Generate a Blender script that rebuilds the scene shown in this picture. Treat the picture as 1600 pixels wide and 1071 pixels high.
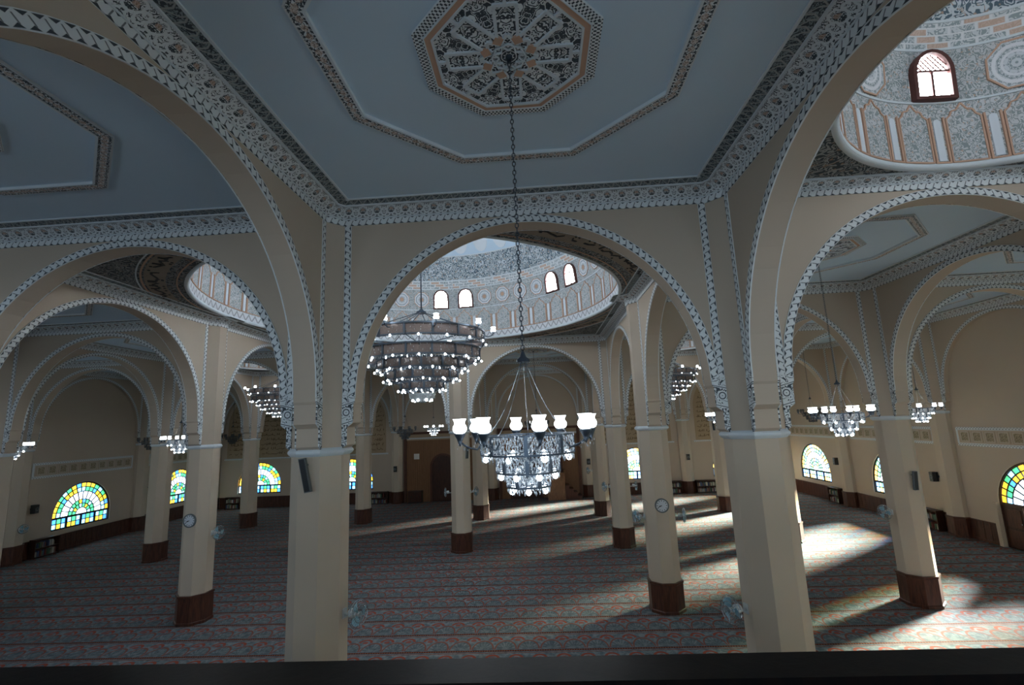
import bpy, math, random
from mathutils import Vector, Matrix
random.seed(7)
PI = math.pi
for o in list(bpy.data.objects): bpy.data.objects.remove(o)
SC = bpy.context.scene
COL = SC.collection

# ------------------------------------------------------------------ camera
CAM = (3.6183, -7.8966, 5.4217); YAW, PITCH, ROLL, FPX = -.0487, .1663, -.0432, 746.2
F = Vector((math.sin(YAW)*math.cos(PITCH), math.cos(YAW)*math.cos(PITCH), math.sin(PITCH)))
R0 = Vector((math.cos(YAW), -math.sin(YAW), 0)); U0 = R0.cross(F)
RR = R0*math.cos(ROLL) + U0*math.sin(ROLL); UU = -R0*math.sin(ROLL) + U0*math.cos(ROLL)
cd = bpy.data.cameras.new('camera'); cam = bpy.data.objects.new('camera', cd); COL.objects.link(cam)
M = Matrix.Identity(4)
for r in range(3): M[r][0], M[r][1], M[r][2], M[r][3] = RR[r], UU[r], -F[r], CAM[r]
cam.matrix_world = M
cd.sensor_width = 36; cd.lens = FPX/1600*36; cd.clip_start = .05; cd.clip_end = 300
SC.camera = cam

# ------------------------------------------------------------------ world, sun, exposure
W = bpy.data.worlds.new('sky'); SC.world = W; W.use_nodes = True
bg = W.node_tree.nodes['Background']; bg.inputs[0].default_value = (.55, .72, 1, 1); bg.inputs[1].default_value = 1.5
sl = bpy.data.lights.new('sun', 'SUN'); sun = bpy.data.objects.new('sun', sl); COL.objects.link(sun)
sl.energy = 175; sl.angle = math.radians(11); sl.color = (1, .93, .82)
SUN_EL = math.radians(12.5)
sd = Vector((-.85*math.cos(SUN_EL), -.527*math.cos(SUN_EL), -math.sin(SUN_EL)))
sun.rotation_euler = sd.to_track_quat('-Z', 'Y').to_euler(); sun.location = (40, 32, 15)
SC.view_settings.view_transform = 'Standard'; SC.view_settings.look = 'None'
SC.view_settings.gamma = 1; SC.view_settings.use_curve_mapping = False
SC.view_settings.exposure = 0.6
WIN_E = 1.15        # daylight glow of the side windows
DOME_E = 42.0      # daylight glow of the dome windows
LAMP_E = 6.0

# ------------------------------------------------------------------ node helpers
class E:
    def __init__(s, b, k): s.b, s.k = b, k
    def __add__(s, o): return s.b.m('ADD', s, o)
    __radd__ = __add__
    def __sub__(s, o): return s.b.m('SUBTRACT', s, o)
    def __rsub__(s, o): return s.b.m('SUBTRACT', o, s)
    def __mul__(s, o): return s.b.m('MULTIPLY', s, o)
    __rmul__ = __mul__
    def __truediv__(s, o): return s.b.m('DIVIDE', s, o)
    def __lt__(s, o): return s.b.m('LESS_THAN', s, o)
    def __gt__(s, o): return s.b.m('GREATER_THAN', s, o)
class B:
    def __init__(s, nt): s.nt = nt; s.n = nt.nodes; s.l = nt.links
    def put(s, sock, v):
        if isinstance(v, E): s.l.new(v.k, sock)
        elif hasattr(v, 'is_output'): s.l.new(v, sock)
        else: sock.default_value = v
    def m(s, op, a, b=None, c=None):
        x = s.n.new('ShaderNodeMath'); x.operation = op; s.put(x.inputs[0], a)
        if b is not None: s.put(x.inputs[1], b)
        if c is not None: s.put(x.inputs[2], c)
        return E(s, x.outputs[0])
    def abs(s, a): return s.m('ABSOLUTE', a)
    def fr(s, a): return s.m('FRACT', a)
    def sin(s, a): return s.m('SINE', a)
    def cos(s, a): return s.m('COSINE', a)
    def sqrt(s, a): return s.m('SQRT', a)
    def mx(s, a, b): return s.m('MAXIMUM', a, b)
    def mn(s, a, b): return s.m('MINIMUM', a, b)
    def ss(s, x, e0, e1):
        n = s.n.new('ShaderNodeMapRange'); n.interpolation_type = 'SMOOTHSTEP'
        s.put(n.inputs[0], x); n.inputs[1].default_value = e0; n.inputs[2].default_value = e1
        return E(s, n.outputs[0])
    def uv(s):
        n = s.n.new('ShaderNodeUVMap'); n.uv_map = 'UVMap'; return s.xyz(n.outputs[0])[:2]
    def pos(s):
        n = s.n.new('ShaderNodeTexCoord'); return n.outputs['Object']
    def wpos(s):
        n = s.n.new('ShaderNodeNewGeometry'); return n.outputs['Position']
    def xyz(s, v):
        n = s.n.new('ShaderNodeSeparateXYZ'); s.l.new(v, n.inputs[0]); return [E(s, k) for k in n.outputs]
    def vec(s, x, y, z=0.0):
        n = s.n.new('ShaderNodeCombineXYZ')
        for i, q in enumerate((x, y, z)): s.put(n.inputs[i], q)
        return n.outputs[0]
    def noise(s, v, sc, det=2.0, ro=.5, dist=0.0):
        n = s.n.new('ShaderNodeTexNoise'); s.l.new(v, n.inputs['Vector'])
        n.inputs['Scale'].default_value = sc; n.inputs['Detail'].default_value = det
        n.inputs['Roughness'].default_value = ro; n.inputs['Distortion'].default_value = dist
        return E(s, n.outputs['Fac'])
    def mix(s, f, a, b):
        n = s.n.new('ShaderNodeMix'); n.data_type = 'RGBA'; s.put(n.inputs[0], f)
        for i, q in ((6, a), (7, b)):
            if isinstance(q, tuple): n.inputs[i].default_value = (*q, 1)
            else: s.l.new(q, n.inputs[i])
        return n.outputs[2]
    def arab(s, v, sc, k=5.0, w=.2):          # curling strapwork: contour lines of a soft noise
        n = s.noise(v, sc, .6, .4, 1.1)
        c = s.abs(s.fr(n*k) - .5)
        return s.ss(c, w-.05, w+.05)           # 0 light strap, 1 dark ground

MATS = {}
def pmat(name, fn, rough=.8, bump=0.0, dist=.01, spec=.3):
    m = bpy.data.materials.new(name); m.use_nodes = True; b = B(m.node_tree)
    bs = m.node_tree.nodes['Principled BSDF']
    col, h = fn(b)
    if isinstance(col, tuple): bs.inputs['Base Color'].default_value = (*col, 1)
    else: m.node_tree.links.new(col, bs.inputs['Base Color'])
    bs.inputs['Roughness'].default_value = rough; bs.inputs['Specular IOR Level'].default_value = spec
    if h is not None and bump:
        n = b.n.new('ShaderNodeBump'); n.inputs['Strength'].default_value = bump; n.inputs['Distance'].default_value = dist
        b.put(n.inputs['Height'], h); b.l.new(n.outputs[0], bs.inputs['Normal'])
    MATS[name] = m; return m
def paint(name, c, var=.06, sc=1.2, rough=.85, metal=0.0, spec=.3):
    def fn(b):
        n = b.noise(b.wpos(), sc, 4, .6)
        d = tuple(x*(1-var) for x in c); l = tuple(min(1, x*(1+var)) for x in c)
        g = b.noise(b.wpos(), 60, 2)
        return b.mix(n, d, l), g
    m = pmat(name, fn, rough, .08, .004, spec)
    m.node_tree.nodes['Principled BSDF'].inputs['Metallic'].default_value = metal
    return m

WHT = (.76, .80, .82); DRK = (.07, .085, .10); SAL = (.56, .36, .26); GRY = (.30, .36, .38)
paint('wall', (.54, .455, .365), .05, .5); paint('column_cream', (.56, .475, .375), .05, .8, .75)
paint('pier', (.54, .455, .365), .05, .8)
paint('ceiling_sky_tint', (.56, .70, .82), .05, .4); paint('trim_white', (.66, .72, .76), .04, 2)  # the ceiling's even blue stands in for sky-tinted window light
paint('salmon', SAL, .08, 3); paint('black_plastic', (.02, .022, .025), .1, 5, .45, 0, .5)
paint('lead', (.02, .02, .022), .1, 5, .6); paint('white_plastic', (.62, .66, .66), .03, 5, .4, 0, .5)
paint('steel', (.10, .125, .16), .1, 8, .38, .8); paint('chrome', (.55, .6, .65), .05, 8, .2, .9)
paint('dome_frame', (.10, .035, .03), .15, 5, .5); paint('clock_face', (.62, .68, .74), .03, 5, .4)
paint('speaker_grey', (.13, .15, .16), .08, 6, .5); paint('paper', (.72, .72, .68), .05, 6)
paint('slate_niche', (.70, .76, .82), .03, 4)
def wood(name, c1, c2, rough=.4, spec=.4):
    def fn(b):
        x, y, z = b.xyz(b.pos())
        v = b.vec(x*6.0, y*6.0, z*.6)
        n = b.noise(v, 4, 5, .6, .6)
        return b.mix(b.ss(n, .3, .7), c1, c2), n
    return pmat(name, fn, rough, .15, .004, spec)
wood('wood_dark', (.030, .012, .008), (.075, .028, .016), .38)
wood('wood_plinth', (.040, .014, .009), (.105, .036, .020), .42)
wood('wood_mihrab', (.17, .085, .042), (.29, .15, .075), .45)
wood('wood_rail', (.004, .003, .003), (.008, .004, .003), .42, .08)
wood('wood_beam', (.07, .025, .015), (.12, .045, .025), .5)

def f_rope(b):
    u, v = b.uv(); e = b.abs(v-.5)
    up = v > .5
    t = b.abs(b.fr(u/.125 + up*.5) - .5)*2.0
    notch = b.ss(e - t*.30, .17, .21)*b.ss(e, .45, .41)
    s = b.abs(b.fr(u/.125 + v*.5 + .25) - .5)
    slash = b.ss(s, .42, .46)*b.ss(e, .30, .24)
    d = b.mx(notch, slash*.8)
    return b.mix(d, WHT, DRK), 1.0 - d
pmat('rope', f_rope, .8, .6, .012)
def f_scroll(b):
    u, v = b.uv()
    d = b.arab(b.vec(u, v), 11.0, 4, .33)
    r = b.sqrt((u-.49)*(u-.49) + (v-5.70)*(v-5.70))
    ring = b.ss(b.abs(b.fr(r/.05)-.5), .30, .38)*(r < .075)
    d = b.mx(d*(r > .075), ring)
    e = b.abs(b.fr((v-5.1)/.30 - u*.9)-.5); d = b.mx(d*(e < .44), b.ss(e, .47, .49))
    return b.mix(d, WHT, DRK), 1.0 - d
pmat('scroll', f_scroll, .8, .6, .012)
def f_frieze(b):
    u, v = b.uv(); fu = b.fr(u/.25) - .5; au = b.abs(fu)
    d = b.sqrt((fu/.30)*(fu/.30) + ((v-.60)/.32)*((v-.60)/.32))
    ring = b.ss(b.abs(d-1.0), .20, .12)
    stem = b.ss(b.abs(au - (.34-v)*.9), .06, .035)*(v < .34)
    d2 = b.sqrt((au-.5)*(au-.5)*16.0 + (v-.45)*(v-.45)*9.0)
    bud = b.ss(b.abs(d2-.8), .22, .14)
    st = b.mx(b.mx(ring, stem), bud)
    a = b.arab(b.vec(au*.25, v*.30), 24, 4, .27)
    c = b.mix(a, WHT, DRK)
    c = b.mix(b.ss(d, .5, .4)*b.ss(v, .52, .6)*.7, c, SAL)
    c = b.mix(st, c, WHT)
    return c, b.mx(st, 1.0-a)
pmat('frieze', f_frieze, .8, .5, .012)
def f_border(b):
    u, v = b.uv()
    p = b.abs(b.fr(u/.16 + v*.5)-.5); q = b.abs(b.fr(u/.16 - v*.5)-.5)
    l = b.mx(b.ss(p, .40, .46), b.ss(q, .40, .46))
    a = b.arab(b.vec(u, v*.2), 15, 4, .22)
    c = b.mix(a, GRY, DRK); c = b.mix(l, c, (.40, .42, .42))
    return c, l
pmat('border', f_border, .85, .4, .01)
def f_oct(b):
    u, v = b.uv(); e = b.abs(v-.5)
    k = b.fr(u/.10)
    chk = b.ss(b.abs(b.fr(u/.05)-.5), .2, .3)*b.ss(e, .26, .3)*b.ss(e, .47, .43)
    dia = b.ss(b.abs(k-.5) + e*1.4, .52, .46)*b.ss(e, .28, .24)
    a = b.arab(b.vec(u, v*.16), 22, 4, .28)
    c = b.mix(a, WHT, DRK); c = b.mix(dia*.45, c, SAL); c = b.mix(chk, c, DRK)
    return c, 1.0-chk
pmat('octband', f_oct, .8, .4, .01)
def f_check(b):
    u, v = b.uv()
    p = b.abs(b.fr(u/.045 + v*1.5)-.5); q = b.abs(b.fr(u/.045 - v*1.5)-.5)
    d = b.ss(p+q, .40, .5)
    return b.mix(d, DRK, WHT), d
pmat('checkband', f_check, .8, .4, .008)
def radial(b, fold, sc, k, w):
    u, v = b.uv()
    r = b.sqrt(u*u+v*v); a = b.m('ARCTAN2', v, u)
    fa = b.abs(b.fr(a/(2*PI/fold)+.5)-.5)*(2*PI/fold)
    return r, b.arab(b.vec(r*b.cos(fa), r*b.sin(fa)), sc, k, w)
def f_ros(b):
    r, a = radial(b, 8, 12, 4.5, .24)
    return b.mix(a, WHT, DRK), 1.0-a
pmat('rosette', f_ros, .8, .6, .012)
def f_med(b):
    r, a = radial(b, 8, 16, 4, .3)
    ring = b.mx(b.ss(b.abs(r-.30), .035, .02), b.ss(b.abs(r-.19), .025, .015))
    c = b.mix(a, (.62, .66, .70), (.28, .34, .37)); c = b.mix(ring, c, (.74, .76, .80))
    return c, ring
pmat('medallion', f_med, .8, .4, .01)
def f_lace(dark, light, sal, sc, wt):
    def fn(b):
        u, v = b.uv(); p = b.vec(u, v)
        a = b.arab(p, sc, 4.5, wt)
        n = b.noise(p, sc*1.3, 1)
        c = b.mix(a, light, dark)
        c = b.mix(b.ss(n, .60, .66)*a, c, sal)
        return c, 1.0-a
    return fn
pmat('lace_light', f_lace((.27, .32, .33), (.58, .60, .62), (.52, .38, .30), 10.0, .27), .85, .4, .01)
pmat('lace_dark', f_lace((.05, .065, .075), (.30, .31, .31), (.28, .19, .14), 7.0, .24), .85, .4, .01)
pmat('lace_mid', f_lace((.10, .15, .19), (.56, .62, .66), (.42, .32, .26), 7.0, .25), .85, .4, .01)
def f_cells(b):
    u, v = b.uv()
    row = b.m('FLOOR', v*4.0/.45); fu = b.fr(u/.42 + row*.5); e = b.abs(fu-.5)
    fv = b.abs(b.fr(v*4.0/.45)-.5)
    ln = b.mx(b.ss(e, .42, .46), b.ss(fv, .36, .42))
    a = b.arab(b.vec(u, v), 9, 4, .25)
    kind = b.m('MODULO', b.m('FLOOR', u/.42 + row*.5) + row*2.0, 3.0)
    c = b.mix(a, (.62, .66, .68), (.30, .36, .38)); c = b.mix((kind > 1.5)*.8, c, (.62, .42, .32))
    c = b.mix(ln, c, (.74, .76, .78))
    return c, ln
pmat('cells', f_cells, .85, .4, .01)
def f_zig(b):
    u, v = b.uv()
    t = b.abs(b.fr(u/.30)-.5)*2.0
    d = b.ss(b.abs(b.fr(v/.26*1.0 + t*.8)-.5), .28, .4)
    return b.mix(d, (.68, .70, .74), (.36, .38, .40)), d
pmat('zigzag', f_zig, .85, .4, .01)
def f_motif(b):                                # row of painted rosette squares on the wall frieze
    u, v = b.uv(); fu = b.fr(u/.52)-.5
    d = b.mx(b.abs(fu)*1.15, b.abs(v-.5)*1.0)
    cell = b.ss(d, .40, .36)
    a = b.arab(b.vec(u, v*.5), 11, 4, .24)
    c = b.mix(cell, (.46, .38, .29), b.mix(a, (.46, .39, .28), (.22, .19, .12)))
    c = b.mix(b.ss(b.abs(d-.42), .05, .03), c, (.56, .50, .42))
    return c, cell
pmat('motif', f_motif, .85, .3, .01)
def f_carpet(b):
    x, y, z = b.xyz(b.wpos())
    v = b.fr(y/.95 + .15); u = x/.56; fu = b.fr(u)-.5
    nz = b.noise(b.vec(x, y), 7, 4, .7); fine = b.noise(b.vec(x, y), 70, 2, .6)
    base = b.mix(b.ss(nz, .35, .65), (.095, .135, .155), (.25, .28, .285))
    dv = v-.14
    r1 = b.sqrt(fu*fu + dv*dv*.9)
    ray = b.sin(b.m('ARCTAN2', dv, fu)*16.0)*.5+.5
    base = b.mix(ray*(r1 < .42)*.55, base, (.06, .09, .10))
    arc = b.ss(b.abs(r1-.46), .045, .022)*(v > .14)
    fu2 = b.fr(u+.5)-.5; dw = v-.66
    r2 = b.sqrt(fu2*fu2*1.1 + dw*dw*2.6)
    fan = b.ss(b.abs(r2-.28), .075, .05)*(v > .66)
    fl = b.ss(r2, .15, .11)*(v > .60)
    red = (.34, .062, .026); dr = (.085, .018, .013)
    c = b.mix(arc*.9, base, (.24, .07, .04)); c = b.mix(fan*.95, c, red); c = b.mix(fl*.8, c, red)
    ln = b.ss(b.abs(v-.06), .055, .04); dash = (b.fr(x/.06) > .45)*b.ss(b.abs(v-.06), .025, .015)
    c = b.mix(ln, c, dr); c = b.mix(dash*.85, c, (.34, .13, .05))
    ln2 = b.ss(b.abs(v-.95), .022, .012); c = b.mix(ln2*.85, c, (.22, .06, .03))
    c = b.mix(fine*.35, c, (.05, .055, .06))
    return c, fine
pmat('carpet', f_carpet, .95, .4, .01, .1)
def f_planks(b):
    x, y, z = b.xyz(b.pos()); n = b.noise(b.vec(x*6.0, y*6.0, z*.5), 4, 4, .6, .5)
    return b.mix(n, (.15, .075, .036), (.30, .16, .08)), n
pmat('planks', f_planks, .5, .2, .005)
def f_script(b):
    n = b.noise(b.wpos(), 6, 3); return b.mix(n, (.13, .085, .045), (.20, .14, .075)), n
pmat('script_ink', f_script, .8)
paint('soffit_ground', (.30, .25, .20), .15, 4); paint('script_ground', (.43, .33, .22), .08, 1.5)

def glow(name, c, e, trans=0.0, samp=True):
    m = bpy.data.materials.new(name); m.use_nodes = True; nt = m.node_tree; nt.nodes.clear()
    out = nt.nodes.new('ShaderNodeOutputMaterial'); em = nt.nodes.new('ShaderNodeEmission')
    em.inputs[0].default_value = (*c, 1); em.inputs[1].default_value = e
    if trans:
        tr = nt.nodes.new('ShaderNodeBsdfTransparent'); tr.inputs[0].default_value = tuple(x*trans for x in c)+(1,)
        ad = nt.nodes.new('ShaderNodeAddShader'); nt.links.new(em.outputs[0], ad.inputs[0]); nt.links.new(tr.outputs[0], ad.inputs[1])
        nt.links.new(ad.outputs[0], out.inputs[0])
    else: nt.links.new(em.outputs[0], out.inputs[0])
    if not samp: m.cycles.emission_sampling = 'NONE'
    MATS[name] = m; return m
GL = {'y': (1, .58, .04), 'g': (.07, .58, .20), 'b': (.08, .34, 1), 'c': (.36, .78, 1), 'w': (.86, .93, 1)}
for k, c in GL.items(): glow('glass_'+k, c, WIN_E*(1.0 if k != 'w' else 1.15), .75)
for k, c in GL.items(): glow('sun_'+k, tuple(x*.85+.15*y for x, y in zip(c, (1, .95, .85))), WIN_E*2.4, .8)
glow('dome_glass', (.88, .95, 1), DOME_E); glow('small_dome_glass', (.88, .95, 1), DOME_E*.38); glow('glass_back_fill', (.66, .84, 1), 8.0)
glow('lamp_lit', (.88, .95, 1), LAMP_E, 0, True); glow('bulb_lit', (.88, .95, 1), LAMP_E*1.6, 0, True)
def f_crystal(b):
    n = b.noise(b.pos(), 90, 2); return b.mix(b.ss(n, .4, .6), (.30, .34, .38), (.85, .9, .95)), n
mc = pmat('crystal', f_crystal, .08, .3, .004, .9)
paint('crystal_brown', (.24, .19, .175), .5, 30, .2, .2, .8)
paint('lamp_unlit', (.10, .10, .10), .1, 9, .3, 0, .6)

# ------------------------------------------------------------------ mesh builder
class MB:
    def __init__(s): s.v = []; s.f = []; s.uv = []; s.mi = []; s.sm = []
    def face(s, pts, uv=None, mi=0, sm=False):
        n = len(s.v); s.v += [tuple(p) for p in pts]; s.f.append(tuple(range(n, n+len(pts))))
        s.uv.append(uv or [(0, 0)]*len(pts)); s.mi.append(mi); s.sm.append(sm)
    def box(s, x0, x1, y0, y1, z0, z1, mi=0):
        p = [(x, y, z) for z in (z0, z1) for y in (y0, y1) for x in (x0, x1)]
        for q in ((0, 2, 3, 1), (4, 5, 7, 6), (0, 1, 5, 4), (2, 6, 7, 3), (0, 4, 6, 2), (1, 3, 7, 5)):
            s.face([p[i] for i in q], None, mi)
        return s
    def prism(s, poly, h0, h1, fn=lambda a, b, h: (a, h, b), mi=0, uvf=None, back=True):
        n = len(poly); uvf = uvf or (lambda a, b: (a, b)); uv = [uvf(*p) for p in poly]
        s.face([fn(a, b, h0) for a, b in poly], uv, mi)
        if back: s.face([fn(a, b, h1) for a, b in reversed(poly)], uv[::-1], mi)
        for i in range(n):
            p, q = poly[i], poly[(i+1) % n]
            s.face([fn(*p, h0), fn(*p, h1), fn(*q, h1), fn(*q, h0)], [uvf(*p), uvf(*p), uvf(*q), uvf(*q)], mi)
        return s
    def lathe(s, prof, n, ph=0.0, c=(0, 0, 0), sm=True, mi=0, us=1.0, cap=False):
        for k in range(n):
            a, b = ph+2*PI*k/n, ph+2*PI*(k+1)/n
            for (r0, z0), (r1, z1) in zip(prof, prof[1:]):
                P = lambda r, z, t: (c[0]+r*math.cos(t), c[1]+r*math.sin(t), c[2]+z)
                if r0 < 1e-6: s.face([P(r0, z0, a), P(r1, z1, b), P(r1, z1, a)][::-1], None, mi, sm)
                elif r1 < 1e-6: s.face([P(r0, z0, a), P(r0, z0, b), P(r1, z1, a)], None, mi, sm)
                else: s.face([P(r0, z0, a), P(r0, z0, b), P(r1, z1, b), P(r1, z1, a)],
                       [(a*us, z0), (b*us, z0), (b*us, z1), (a*us, z1)], mi, sm)
        return s
    def tube(s, path, r, n=6, mi=0):
        rings = []
        for i, p in enumerate(path):
            p = Vector(p); d = (Vector(path[min(i+1, len(path)-1)]) - Vector(path[max(i-1, 0)])).normalized()
            a = d.cross(Vector((0, 0, 1)) if abs(d.z) < .9 else Vector((1, 0, 0))).normalized(); b = d.cross(a)
            rr = r[i] if isinstance(r, (list, tuple)) else r
            rings.append([p + a*rr*math.cos(2*PI*k/n) + b*rr*math.sin(2*PI*k/n) for k in range(n)])
        for A, Bq in zip(rings, rings[1:]):
            for k in range(n): s.face([A[k], A[(k+1) % n], Bq[(k+1) % n], Bq[k]], None, mi, True)
        s.face(rings[0][::-1], None, mi); s.face(rings[-1], None, mi)
        return s
    def mesh(s, name, mats):
        me = bpy.data.meshes.new(name); idx = {}; vv = []; ff = []
        for f in s.f:
            g = []
            for i in f:
                k = tuple(round(c, 5) for c in s.v[i])
                if k not in idx: idx[k] = len(vv); vv.append(k)
                g.append(idx[k])
            ff.append(g)
        keep = [i for i, g in enumerate(ff) if len(set(g)) == len(g)]
        me.from_pydata(vv, [], [ff[i] for i in keep])
        ul = me.uv_layers.new(name='UVMap'); d = []
        for i in keep:
            for u in s.uv[i]: d += [u[0], u[1]]
        ul.data.foreach_set('uv', d)
        me.polygons.foreach_set('material_index', [s.mi[i] for i in keep])
        me.polygons.foreach_set('use_smooth', [s.sm[i] for i in keep])
        for m in (mats if isinstance(mats, (list, tuple)) else [mats]): me.materials.append(MATS[m])
        me.update(); return me
    def build(s, name, mats, parent=None, loc=None, rotz=0):
        return mobj(name, s.mesh(name, mats), parent, loc, rotz)
def mobj(name, me, parent=None, loc=None, rotz=0):
    o = bpy.data.objects.new(name, me); COL.objects.link(o); o.parent = parent
    if loc: o.location = loc
    if rotz: o.rotation_euler = (0, 0, rotz)
    return o
def tag(o, label=None, cat=None, group=None, kind=None):
    if label: o['label'] = label
    if cat: o['category'] = cat
    if group: o['group'] = group
    if kind: o['kind'] = kind
    return o
def thing(name, label, cat, loc=(0, 0, 0), rotz=0, group=None, kind=None):
    o = bpy.data.objects.new(name, None); COL.objects.link(o); o.location = loc; o.rotation_euler = (0, 0, rotz)
    o.empty_display_size = .2
    return tag(o, label, cat, group, kind)
def copy_tree(o, parent=None):
    c = o.copy(); COL.objects.link(c); c.parent = parent
    for ch in list(o.children): copy_tree(ch, c)
    return c
def dup(root, loc, rotz=None, label=None, group=None):
    c = copy_tree(root); c.location = loc
    if rotz is not None: c.rotation_euler = (0, 0, rotz)
    if label: c['label'] = label
    if group: c['group'] = group
    return c

A = 7.0; ZC = 9.19; ZRING = 5.09; TH = .175; RO = .45; OCT = PI/8
XW = 21.0; YF = 28.0; YB = -14.0
GREAT = {(-1, 0), (0, 0), (-1, 1), (0, 1)}
SMALL = [(1, -1), (-2, -1), (1, 2), (-2, 2)]

# ------------------------------------------------------------------ floor, ceiling, walls
f = MB(); f.box(-XW-.3, XW+.3, YB-.3, YF+.3, -.15, 0)
tag(f.build('floor', 'carpet'), kind='structure')
f = MB()
for i in range(-3, 3):
    for j in range(-2, 4):
        if (i, j) in GREAT or (i, j) in SMALL: continue
        x, y = i*A, j*A
        f.box(x, x+A, y, y+A, ZC, ZC+.2)
ceiling = tag(f.build('ceiling', 'ceiling_sky_tint'), kind='structure')
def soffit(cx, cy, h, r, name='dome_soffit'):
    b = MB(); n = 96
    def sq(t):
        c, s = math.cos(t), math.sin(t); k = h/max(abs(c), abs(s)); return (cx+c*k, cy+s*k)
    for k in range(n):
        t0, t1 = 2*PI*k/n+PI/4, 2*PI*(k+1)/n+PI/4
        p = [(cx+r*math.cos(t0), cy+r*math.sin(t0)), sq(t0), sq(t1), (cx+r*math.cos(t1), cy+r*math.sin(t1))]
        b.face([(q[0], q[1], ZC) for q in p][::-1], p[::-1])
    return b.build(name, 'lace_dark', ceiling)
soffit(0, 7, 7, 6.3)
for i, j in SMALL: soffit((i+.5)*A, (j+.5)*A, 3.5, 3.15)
def ring_line(cx, cy, r, w, a0=0, a1=2*PI, n=96, m='salmon', name='soffit_ring', z=ZC-.012):
    b = MB()
    for k in range(n):
        t0, t1 = a0+(a1-a0)*k/n, a0+(a1-a0)*(k+1)/n
        P = lambda rr, t, zz: (cx+rr*math.cos(t), cy+rr*math.sin(t), zz)
        b.face([P(r, t0, z), P(r, t1, z), P(r+w, t1, z), P(r+w, t0, z)])
        b.face([P(r, t0, z), P(r, t0, ZC), P(r, t1, ZC), P(r, t1, z)])
        b.face([P(r+w, t0, z), P(r+w, t1, z), P(r+w, t1, ZC), P(r+w, t0, ZC)])
    return b.build(name, m, ceiling)
ring_line(0, 7, 6.48, .03)
for q in range(4):                                  # quarter bands towards the corners of the great dome square
    a = PI/4+q*PI/2; cx, cy = 7.6*math.cos(a), 7+7.6*math.sin(a)
    ring_line(0, 7, 6.72, .42, a-.55, a+.55, 30, 'soffit_ground', 'script_ground', ZC-.006); ring_line(0, 7, 7.18, .04, a-.42, a+.42, 24); ring_line(0, 7, 7.27, .03, a-.40, a+.40, 24, 'trim_white')

def panel(b, place, w, zt, hole, t=.3):
    """wall panel of width w with an arched opening (half width, sill, spring) or None; place(a, z, depth)"""
    q = lambda pts, dep: b.face([place(a, z, dep) for a, z in pts])
    if hole is None:
        for d in (0, t): q([(-w/2, 0), (w/2, 0), (w/2, zt), (-w/2, zt)], d)
        return
    hw, sill, sp = hole; n = 20
    arc = [(hw*math.cos(PI-PI*k/n), sp+hw*math.sin(PI-PI*k/n)) for k in range(n+1)]
    for d in (0, t):
        q([(-w/2, 0), (-hw, 0), (-hw, zt), (-w/2, zt)], d); q([(hw, 0), (w/2, 0), (w/2, zt), (hw, zt)], d)
        if sill > 0: q([(-hw, 0), (hw, 0), (hw, sill), (-hw, sill)], d)
        for p, r in zip(arc, arc[1:]): q([p, r, (r[0], zt), (p[0], zt)], d)
    loop = [(-hw, sill)] + arc + [(hw, sill)]
    for p, r in zip(loop, loop[1:]+loop[:1]):
        b.face([place(*p, 0), place(*r, 0), place(*r, t), place(*p, t)])
HOLE = (1.65, 1.02, 1.62)
def side_place(s, cy): return lambda a, z, d: (s*(XW+d), cy+a, z)
def far_place(cx): return lambda a, z, d: (cx+a, YF+d, z)
def back_place(cx): return lambda a, z, d: (cx+a, YB-d, z)
for s, nm in ((-1, 'wall_left'), (1, 'wall_right')):
    b = MB()
    for j in range(-2, 4):
        cy = (j+.5)*A
        panel(b, side_place(s, cy), A, ZC+.2, (1.65, 0.0, 1.62) if (s == 1 and j == 1) else HOLE)
    tag(b.build(nm, 'wall'), kind='structure')
b = MB()
for i in range(-3, 3): panel(b, far_place((i+.5)*A), A, ZC+.2, HOLE if i in (-3, -2, 1, 2) else None)
wall_far = tag(b.build('wall_far', 'wall'), kind='structure')
b = MB().box(-7.2, 7.2, YF+.31, YF+8, 0, 9.4)      # unseen block added outside the far wall to keep sun off the left floor
tag(b.build('wall_sun_blocker', 'wall'), kind='structure')
b = MB()
for i in range(-3, 3): panel(b, back_place((i+.5)*A), A, ZC+.2, (1.65, 4.9, 5.6))
tag(b.build('wall_back', 'wall'), kind='structure')

# ------------------------------------------------------------------ columns and arches
def octp(r): return [(r, 0)]
def make_column(wallside=False):
    t = thing('column', 'x', 'column')
    b = MB().lathe([(0, 0), (.52, 0), (.52, .07), (.495, .09), (.495, .74), (.515, .76), (.515, .81), (.44, .81)], 8, OCT, sm=False)
    b.build('plinth', 'wood_plinth', t)
    MB().lathe([(RO, .80), (RO, ZRING-.05)], 8, OCT, sm=False).build('shaft', 'column_cream', t)
    pr = [(RO-.01, ZRING-.062)] + [(RO+.058*math.sin(PI*k/6)+.004, ZRING-.065+.13*k/6) for k in range(7)] + [(RO-.02, ZRING+.062)]
    MB().lathe(pr, 8, OCT, sm=False).build('capital_ring', 'trim_white', t)
    MB().lathe([(RO, ZRING+.05), (RO, ZC)], 8, OCT, sm=False).build('upper_pier', 'pier', t)
    return t
COLUMN = {}
ORD = ['zeroth', 'first', 'second', 'third', 'fourth', 'fifth', 'sixth', 'seventh']
def sidew(x): return 'sunlit' if x > 0 else 'shaded'
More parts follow.
